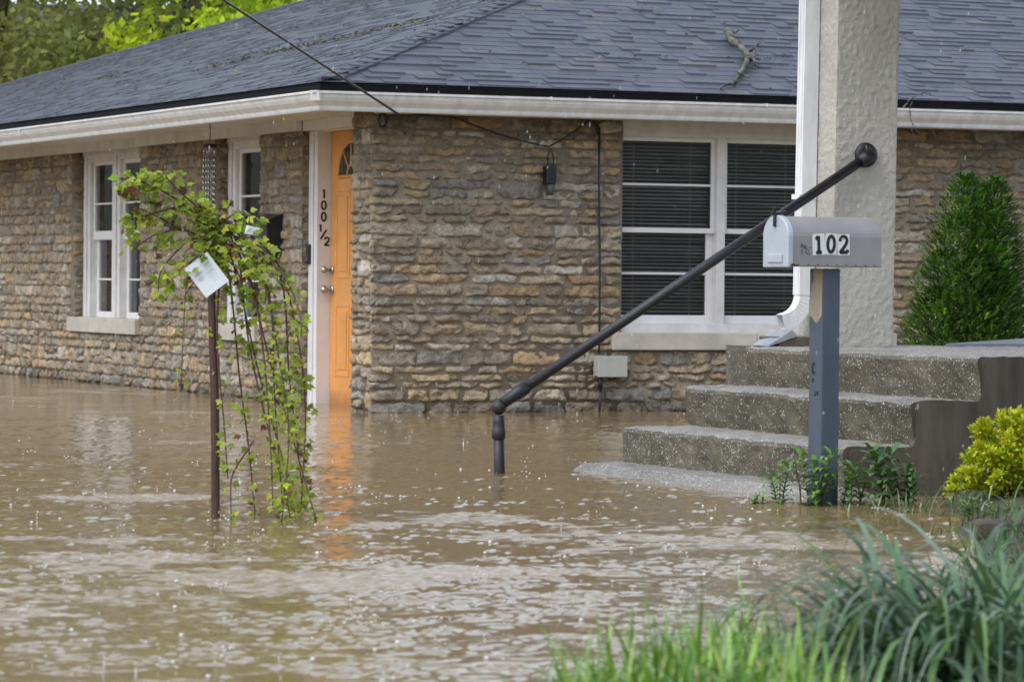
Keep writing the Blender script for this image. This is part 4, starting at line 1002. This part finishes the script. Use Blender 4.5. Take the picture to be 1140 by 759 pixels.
# arborvitae behind the porch
def arborvitae():
    P = Vector((2.745, 22.35, 0)); t = empty('arborvitae', P)
    tag(t, 'dense dark green arborvitae shrub behind the porch floor by the stone wall', 'shrub')
    mb = MB(); mb.tube([(0, 0, -.3), (.01, 0, .5), (0, 0, 1.3)], [.04, .035, .012], 8); mb.build('trunk', m_bark, t, smooth=True)
    rg = random.Random(9); mb = MB()
    spires = [(.0, .0, 1.545, .20, 0), (.0, .0, 1.545, .20, 0), (.175, .02, 1.53, .15, 0), (.175, .02, 1.53, .15, 0), (.09, .05, 1.46, .235, 0), (.17, .0, 1.32, .165, 0), (-.05, -.03, 1.32, .21, 0), (-.13, .0, 1.08, .19, 0), (-.175, .0, .86, .16, 0), (.11, -.05, 1.12, .21, 0), (.18, .03, 1.0, .15, 0)]
    G = [(.08, .185, .025), (.12, .25, .03), (.05, .13, .022), (.17, .31, .035), (.032, .085, .02), (.09, .19, .028)]
    for _ in range(10500):
        sx, sy, zt, rr_, w_ = rg.choice(spires); f = rg.random() ** .8; z = .30 + (zt - .30) * f
        rad = rr_ * (1 - max(0, (f - .3) / .7) ** 4.2) * rg.choice((rg.uniform(.66, 1.0), rg.uniform(.9, 1.16))) + .012; an = rg.uniform(0, 6.283)
        p = Vector((sx + rad * math.cos(an), sy + rad * math.sin(an), z)); o = Vector((math.cos(an), math.sin(an), 0)); tng = Vector((-math.sin(an), math.cos(an), 0))
        c0 = rcol(rg.choice(G), rg, .35); kk = 1 + .7 * nz(p.x * 9, p.y * 9, p.z * 7); c0 = tuple(q_ * kk for q_ in c0); fan = rg.uniform(-1, 1)
        base_d = (o * .8 + Vector((0, 0, 1)) * rg.uniform(.1, 1.0) + tng * rg.uniform(-.35, .35)).normalized(); pl_ = (tng + o * fan * .6).normalized()
        for k in range(8):
            q = (k % 4 - 1.5) / 1.5; dd = (base_d + pl_ * q * .8).normalized(); L = rg.uniform(.013, .025) * (1.1 - .35 * abs(q))
            mb.leaf(p + base_d * .007 * k, dd, base_d.cross(pl_) + Vector((0, 0, .001)), L, L * .75, rcol(c0, rg, .22), .1)
    mb.build('foliage', m_bushleaf, t)
arborvitae()

def golden_bush():
    P = Vector((2.03, 14.7, .0)); t = empty('golden_bush', P)
    tag(t, 'bright yellow-green bush growing beside the concrete steps at the water edge', 'bush')
    rg = random.Random(14); lf_ = MB()
    G = [(.42, .47, .018), (.50, .52, .02), (.36, .44, .02), (.28, .38, .022), (.55, .53, .022)]
    for k in range(84):
        an = rg.uniform(0, 6.283); el_ = rg.uniform(.34, 1.5); L = rg.uniform(.20, .29) if el_ < .9 else rg.uniform(.27, .37)
        if k < 1: an = math.pi + .1; el_ = .2; L = .34
        d = Vector((math.cos(an) * math.cos(el_), math.sin(an) * math.cos(el_), math.sin(el_)))
        p0 = Vector((rg.uniform(-.05, .05), rg.uniform(-.05, .05), .02)); mid = p0 + d * L * .55 + Vector((0, 0, .03)); end = p0 + d * L + Vector((0, 0, -.01 if el_ < .6 else .02))
        pts = smooth_path([p0, mid, end], 5); mb = MB(); mb.tube(pts, [.0035 - .0022 * i / (len(pts) - 1) for i in range(len(pts))], 4)
        mb.build('stem', m_stem, t)
        for _ in range(230):
            f = rg.uniform(.25, 1) ** .8; x = f * (len(pts) - 1); i = min(len(pts) - 2, int(x)); q = pts[i].lerp(pts[i + 1], x - i)
            dd = (d * .6 + Vector((rg.gauss(0, .7), rg.gauss(0, .7), rg.gauss(.25, .6)))).normalized(); L2 = rg.uniform(.016, .027)
            lf_.leaf(q + dd * rg.uniform(0, .022), dd, (rg.gauss(0, .6), rg.gauss(-.2, .6), 1), L2, L2 * .62, rcol(rg.choice(G), rg, .2, .08), .15)
    lf_.build('foliage', m_bushleaf, t)
golden_bush()

# leafy weeds round the mailbox post
def weed(loc, hgt, n, seed, label, cat='weed', lc=(.12, .25, .035), sz=1., spread=.05):
    t = empty('weed', loc); tag(t, label, cat, 'weeds around the mailbox post'); rg = random.Random(seed)
    mb = MB(); lf_ = MB(); ns = n
    for k in range(ns):
        an = rg.uniform(0, 6.283); L = hgt * rg.uniform(.6, 1.05); o = Vector((rg.uniform(-spread, spread), rg.uniform(-spread, spread), -.03)); bend = rg.uniform(.05, .45)
        pts = smooth_path([o, o + Vector((math.cos(an) * bend * L * .3, math.sin(an) * bend * L * .3, L * .55)), o + Vector((math.cos(an) * bend * L, math.sin(an) * bend * L, L))], 5)
        mb.tube(pts, [.004 - .002 * i / (len(pts) - 1) for i in range(len(pts))], 5)
        m_ = len(pts)
        for i in range(2, m_):
            for sgn in (0, math.pi):
                a2 = an + i * 1.57 + sgn; d = Vector((math.cos(a2), math.sin(a2), .35 if i < m_ - 1 else 1.0)); L2 = rg.uniform(.055, .09) * sz; c = rcol(lc, rg, .3)
                d.normalize(); sd_ = d.cross(Vector((0, 0, 1))).normalized(); p = pts[i]; wd = L2 * rg.uniform(.26, .36)
                pl_ = [p, p + d * L2 * .35 + Vector((0, 0, .006)), p + d * L2 * .75 - Vector((0, 0, .003)), p + d * L2 - Vector((0, 0, .022 * sz))]
                lf_.ribbon(pl_, [.003, wd, wd * .75, .001], sd_, c)
    mb.build('stem', M('weed_stem', (.09, .13, .04), .6), t, smooth=True); lf_.build('foliage', m_blade, t)
weed((1.10, 15.05, .0), .17, 3, 1, 'upright leafy weed at the pad edge, first left of the dry stalk', sz=.9, spread=.02)
weed((1.005, 15.0, -.01), .07, 3, 2, 'lowest leafy weed, at the left end of the weed row', sz=.6, spread=.03)
weed((1.235, 14.86, -.02), .25, 5, 3, 'tallest leafy weed growing tight against the front of the mailbox post', sz=1.1, spread=.04)
weed((1.385, 14.95, .0), .19, 5, 4, 'leafy weed just right of the mailbox post', sz=1., spread=.05)
weed((1.50, 14.9, .02), .24, 3, 5, 'dark leafy weed with large drooping leaves, farthest right of the mailbox post', lc=(.06, .15, .035), sz=1.25, spread=.03)
weed((1.60, 14.9, .02), .15, 4, 6, 'bushy low weed between the big drooping weed and the golden bush', lc=(.06, .14, .035), sz=1.1, spread=.05)
mb = MB(); mb.tube([(1.185, 15.0, -.05), (1.18, 15.0, .06), (1.165, 15.0, .13), (1.155, 15.0, .19)], [.004, .0035, .003, .002], 5)
mb.tube([(1.178, 15.0, .07), (1.20, 15.0, .1)], [.002, .001], 4)
tag(mb.build('dry_stalk', m_twig), 'thin bare dark stalk left of the mailbox post', 'stalk')
def groundcover():
    t = empty('ground_cover_plant', (1.86, 13.9, .0)); tag(t, 'low crinkled green plant at the foot of the golden bush', 'plant')
    rg = random.Random(77); lf_ = MB(); mb = MB()
    for _ in range(60):
        x, y = rg.uniform(-.16, .3), rg.uniform(-.15, .15); h = rg.uniform(.03, .10) * (1.1 - abs(x - .05))
        mb = MB(); mb.tube([(x, y, -.03), (x + rg.uniform(-.02, .02), y, h)], .0018, 4); mb.build('stem', m_stem, t)
        for k in range(9):
            an = rg.uniform(0, 6.283); L = rg.uniform(.018, .032); z = h * rg.uniform(.3, 1.05)
            lf_.leaf((x, y, z), (math.cos(an), math.sin(an), rg.uniform(-.1, .6)), (0, 0, 1), L, L * .7, rcol((.13, .21, .045), rg, .3), .2)
    lf_.build('foliage', m_bushleaf, t)
groundcover()
mb = MB()     # edging stone on the bank
for k in range(3): mb.bar((1.78 + k * .33, 12.9 - .02 * k, .045 + .004 * k), (.158, 0, .004), (0, .05, 0), (0, 0, .035))
tag(mb.build('garden_edging', m_sidec, bevel=.012), 'low dark stone garden edging on the grassy bank', 'edging')

# grass: tufts of blades; a big clump of strap leaves in front on the right
def blade(mb, p, an, lean, L, wd, c, n=6, droop=1.):
    p = Vector(p); o = Vector((math.cos(an), math.sin(an), 0)); sd_ = Vector((-math.sin(an), math.cos(an), 0)); pts = []; ws = []; q = Vector(p); ph = R(86) - lean * .3
    for i in range(n + 1):
        f = i / n; pts.append(q.copy()); ws.append(wd * (1 - f ** 2.2) * (.75 + .5 * min(1, f * 3)) + .0004)
        ph -= lean * droop * (.35 + f) / n * 1.5
        q = q + (o * math.cos(ph) + Vector((0, 0, 1)) * math.sin(ph)) * (L / n)
    mb.ribbon(pts, ws, sd_, c)
rg = random.Random(101); mb = MB()
GG = [(.14, .29, .025), (.18, .34, .03), (.10, .22, .025), (.21, .36, .04), (.12, .25, .035)]
for _ in range(330):        # tufts
    y = rg.uniform(6.3, 9.3); x = rg.uniform(.08, 1.1); d = x - bank_x(y) - .02 + .10 * nz(x * 5, y * 5)
    if d < rg.uniform(-.05, .14) or x > .60 + .08 * nz(y * 3): continue
    Lt = rg.uniform(.09, .22) * (1.45 if rg.random() < .22 else 1); ct = rcol(rg.choice(GG), rg, .25); at_ = rg.uniform(0, 6.283)
    for _ in range(rg.randint(7, 22)):
        xx, yy = x + rg.gauss(0, .03), y + rg.gauss(0, .04)
        c = rcol(ct, rg, .22) if rg.random() > .05 else rcol((.30, .26, .12), rg, .3)
        blade(mb, (xx, yy, ground_z(xx, yy) - .01), at_ + rg.gauss(0, 1.6), rg.uniform(.1, 1.7), Lt * rg.uniform(.5, 1.15), rg.uniform(.004, .009), c, 6)
for _ in range(4200):       # sparser, farther wet grass on the bank
    y = rg.uniform(9.3, 15.1); x = rg.uniform(.7, 2.7); d = x - bank_x(y) - .06
    if d < rg.uniform(-.14, .16): continue
    if 13.0 < y and x > 1.55 and rg.random() < .8: continue
    blade(mb, (x, y, ground_z(x, y) - .01), rg.uniform(0, 6.283), rg.uniform(.3, 1.5), rg.uniform(.06, .17), rg.uniform(.004, .007), rcol(rg.choice([(.06, .14, .04), (.09, .17, .06), (.07, .13, .03), (.13, .19, .08)]), rg, .3), 5)
for (x, y, n, h) in ((1.46, 14.6, 26, .10), (1.62, 14.55, 26, .12), (1.35, 14.5, 14, .07), (1.72, 14.3, 20, .12)):
    for _ in range(n): blade(mb, (x + rg.gauss(0, .05), y + rg.gauss(0, .06), -.02), rg.uniform(0, 6.283), rg.uniform(.5, 1.8), h * rg.uniform(.7, 1.5), .005, rcol((.12, .18, .07), rg, .35), 5)
tag(mb.build('grass', m_blade), 'bright green wet grass on the near bank', 'grass', kind='stuff')
def strap_clump(name, cx, cy, n, L0, rad, seed, label):
    rg = random.Random(seed); mb = MB()
    CC = [(.06, .125, .052), (.075, .15, .062), (.04, .09, .042), (.085, .16, .075), (.12, .19, .11), (.10, .19, .05), (.17, .24, .16)]
    for _ in range(n):
        an = rg.uniform(0, 6.283); r_ = rad * math.sqrt(rg.random()); x, y = cx + r_ * math.cos(an), cy + r_ * math.sin(an); a2 = an + rg.gauss(0, .9)
        L = L0 * rg.uniform(.65, 1.15)
        blade(mb, (x, y, ground_z(x, y) - .02), a2, rg.uniform(1.2, 3.6), L, rg.uniform(.007, .016), rcol(rg.choice(CC), rg, .25), 9)
    tag(mb.build(name, m_blade, smooth=True), label, 'plant', 'strap leaved clumps on the near bank')
strap_clump('strap_leaf_clump',   .97, 7.8, 820, .64, .28, 1, 'big arching clump of dark blue-green strap leaves in the near corner')
strap_clump('strap_leaf_clump', 1.22, 8.15, 460, .62, .22, 2, 'dark strap leaf clump at the frame edge behind the biggest clump')
strap_clump('strap_leaf_clump', .66, 7.35, 110, .27, .14, 3, 'short strap leaf clump where the bright grass meets the big clump')

# rain: splashes on the water, drops in the air
rg = random.Random(55); mb = MB()
def blocked(x, y):
    if x > bank_x(y) - .05: return True
    p = H2W.inverted() @ Vector((x, y, 0)); q = Matrix.Rotation(-TH, 4, 'Z') @ (Vector((x, y, 0)) - S0)
    return (p.x > -.1 and p.y > -.1) or (q.x > -.3 and -2.5 < q.y < .4) or (q.x > .8 and q.y > -.4 and q.y < 4)
cnt = 0
while cnt < 430:
    D = 8 / (rg.random() * (1 - 8 / 30) + 8 / 30) if rg.random() < .5 else rg.uniform(8, 26)
    x = rg.uniform(-.145, .145) * D
    if blocked(x, D): continue
    cnt += 1; k = rg.random(); r_ = .002 + .0048 * rg.random() ** 2
    if k < .72: mb.ball((x, D, r_ * .45), r_ * 1.05, 8, 5, sz=.85)                    # bubble
    elif k < .77:                                                                   # jet with its drop
        h = rg.uniform(.006, .026); mb.tube([(x, D, -.002), (x, D, .003), (x, D, h)], [.004, .0016, .0008], 6); mb.ball((x + rg.uniform(-.004, .004), D, h + .006), rg.uniform(.002, .004), 7, 5)
    else:                                                                           # crown of droplets
        for j in range(rg.randint(3, 7)):
            an = rg.uniform(0, 6.283); rr_ = rg.uniform(.008, .04); mb.ball((x + rr_ * math.cos(an), D + rr_ * math.sin(an), rg.uniform(.002, .03)), rg.uniform(.0015, .0042), 6, 4)
tag(mb.build('rain_splashes', m_drop, smooth=True), 'white raindrop splashes and bubbles on the brown water', 'splashes', kind='stuff')
mb = MB()
for _ in range(420):
    D = rg.uniform(10, 21); x = rg.uniform(-.15, .15) * D; z = rg.uniform(0, .9 + .08 * D); q = Matrix.Rotation(-TH, 4, 'Z') @ (Vector((x, D, 0)) - S0)
    if q.x > .9: continue
    r_ = rg.uniform(.0006, .0012); mb.tube([(x, D, z), (x + .001, D, z + .004), (x + .0015, D, z + rg.uniform(.008, .018))], [r_ * .5, r_, r_ * .3], 5)
tag(mb.build('falling_rain', m_drop, smooth=True), 'tiny falling raindrops in the air', 'rain', kind='stuff')

# ------------------------------------------------------------------ trees beyond the house
def far_tree(loc, hgt, rad, cols, n, seed, label, leafsz, nclump, trunk_h=.35):
    t = empty('tree', loc); tag(t, label, 'tree', 'trees beyond the house')
    g = np.random.default_rng(seed); rg = random.Random(seed)
    mb = MB(); zc = hgt * .56; mb.tube([(0, 0, -.3), (.1, 0, hgt * .3), (0, .1, hgt * .75)], [.24, .18, .05], 9)
    mb.build('trunk', m_bark, t, smooth=True)
    cen = []
    while len(cen) < nclump:
        p = g.uniform(-1, 1, 3)
        if .35 < np.linalg.norm(p) < 1: cen.append(p * (rad, rad, hgt * .46) + (0, 0, zc))
    cen = np.array(cen); lb = MB()
    for c in cen[::max(1, nclump // 14)]:
        lb.tube([(0, 0, zc * .6), tuple(c * (.5, .5, .5) + np.array((0, 0, zc * .42))), tuple(c)], [.09, .06, .02], 6)
    lb.build('limb', m_bark, t, smooth=True)
    ci = g.integers(0, nclump, n); P = cen[ci] + g.normal(0, 1, (n, 3)) * rad * .12 * (1, 1, .75)
    d = g.normal(0, 1, (n, 3)); d[:, 2] -= .25; d /= np.linalg.norm(d, axis=1)[:, None]
    e = g.normal(0, 1, (n, 3)); e[:, 2] += 1.; e -= (e * d).sum(1)[:, None] * d; e /= np.linalg.norm(e, axis=1)[:, None]; s = np.cross(d, e)
    L = g.uniform(.7, 1.3, n)[:, None] * leafsz; W = L * .6
    v = np.stack([P, P + d * L * .45 + s * W / 2, P + d * L, P + d * L * .45 - s * W / 2], 1).reshape(-1, 3)
    me = bpy.data.meshes.new('crown'); idx = np.arange(n * 4).reshape(n, 4)
    me.from_pydata(v.tolist(), [], idx.tolist()); me.materials.append(m_farleaf)
    cc = 2.7 * np.array(cols)[g.integers(0, len(cols), nclump)][ci] * g.uniform(.7, 1.3, n)[:, None]
    at = me.attributes.new('Col', 'FLOAT_COLOR', 'FACE'); at.data.foreach_set('color', np.concatenate([cc, np.ones((n, 1))], 1).astype(np.float32).ravel())
    o = bpy.data.objects.new('crown', me); col.objects.link(o); o.parent = t
far_tree((-6.5, 45, .4), 7.0, 2.6, [(.115, .125, .036), (.135, .135, .04), (.10, .115, .035), (.145, .14, .048)], 22000, 1, 'dull olive tree beyond the roof in the top left corner', .13, 170)
far_tree((-9.4, 52, .5), 11, 3.4, [(.10, .11, .035), (.08, .095, .033), (.12, .12, .042)], 18000, 2, 'olive tree half hidden behind the corner olive tree', .17, 130)
far_tree((-3.45, 44, .4), 5.6, 1.45, [(.21, .26, .018), (.25, .29, .02), (.18, .23, .02)], 8500, 3, 'bright yellow-green tree rising over the middle of the roof edge', .13, 70)
far_tree((-2.0, 48, .5), 7.0, 1.9, [(.17, .22, .022), (.21, .25, .025), (.13, .18, .025)], 11000, 4, 'fresh green tree nearest to the roof peak', .13, 100)
far_tree((-5.2, 60, .5), 12, 3.4, [(.05, .052, .048), (.06, .066, .052), (.05, .06, .04)], 22000, 5, 'dark grey-green tree far behind the bright yellow-green one', .17, 140)
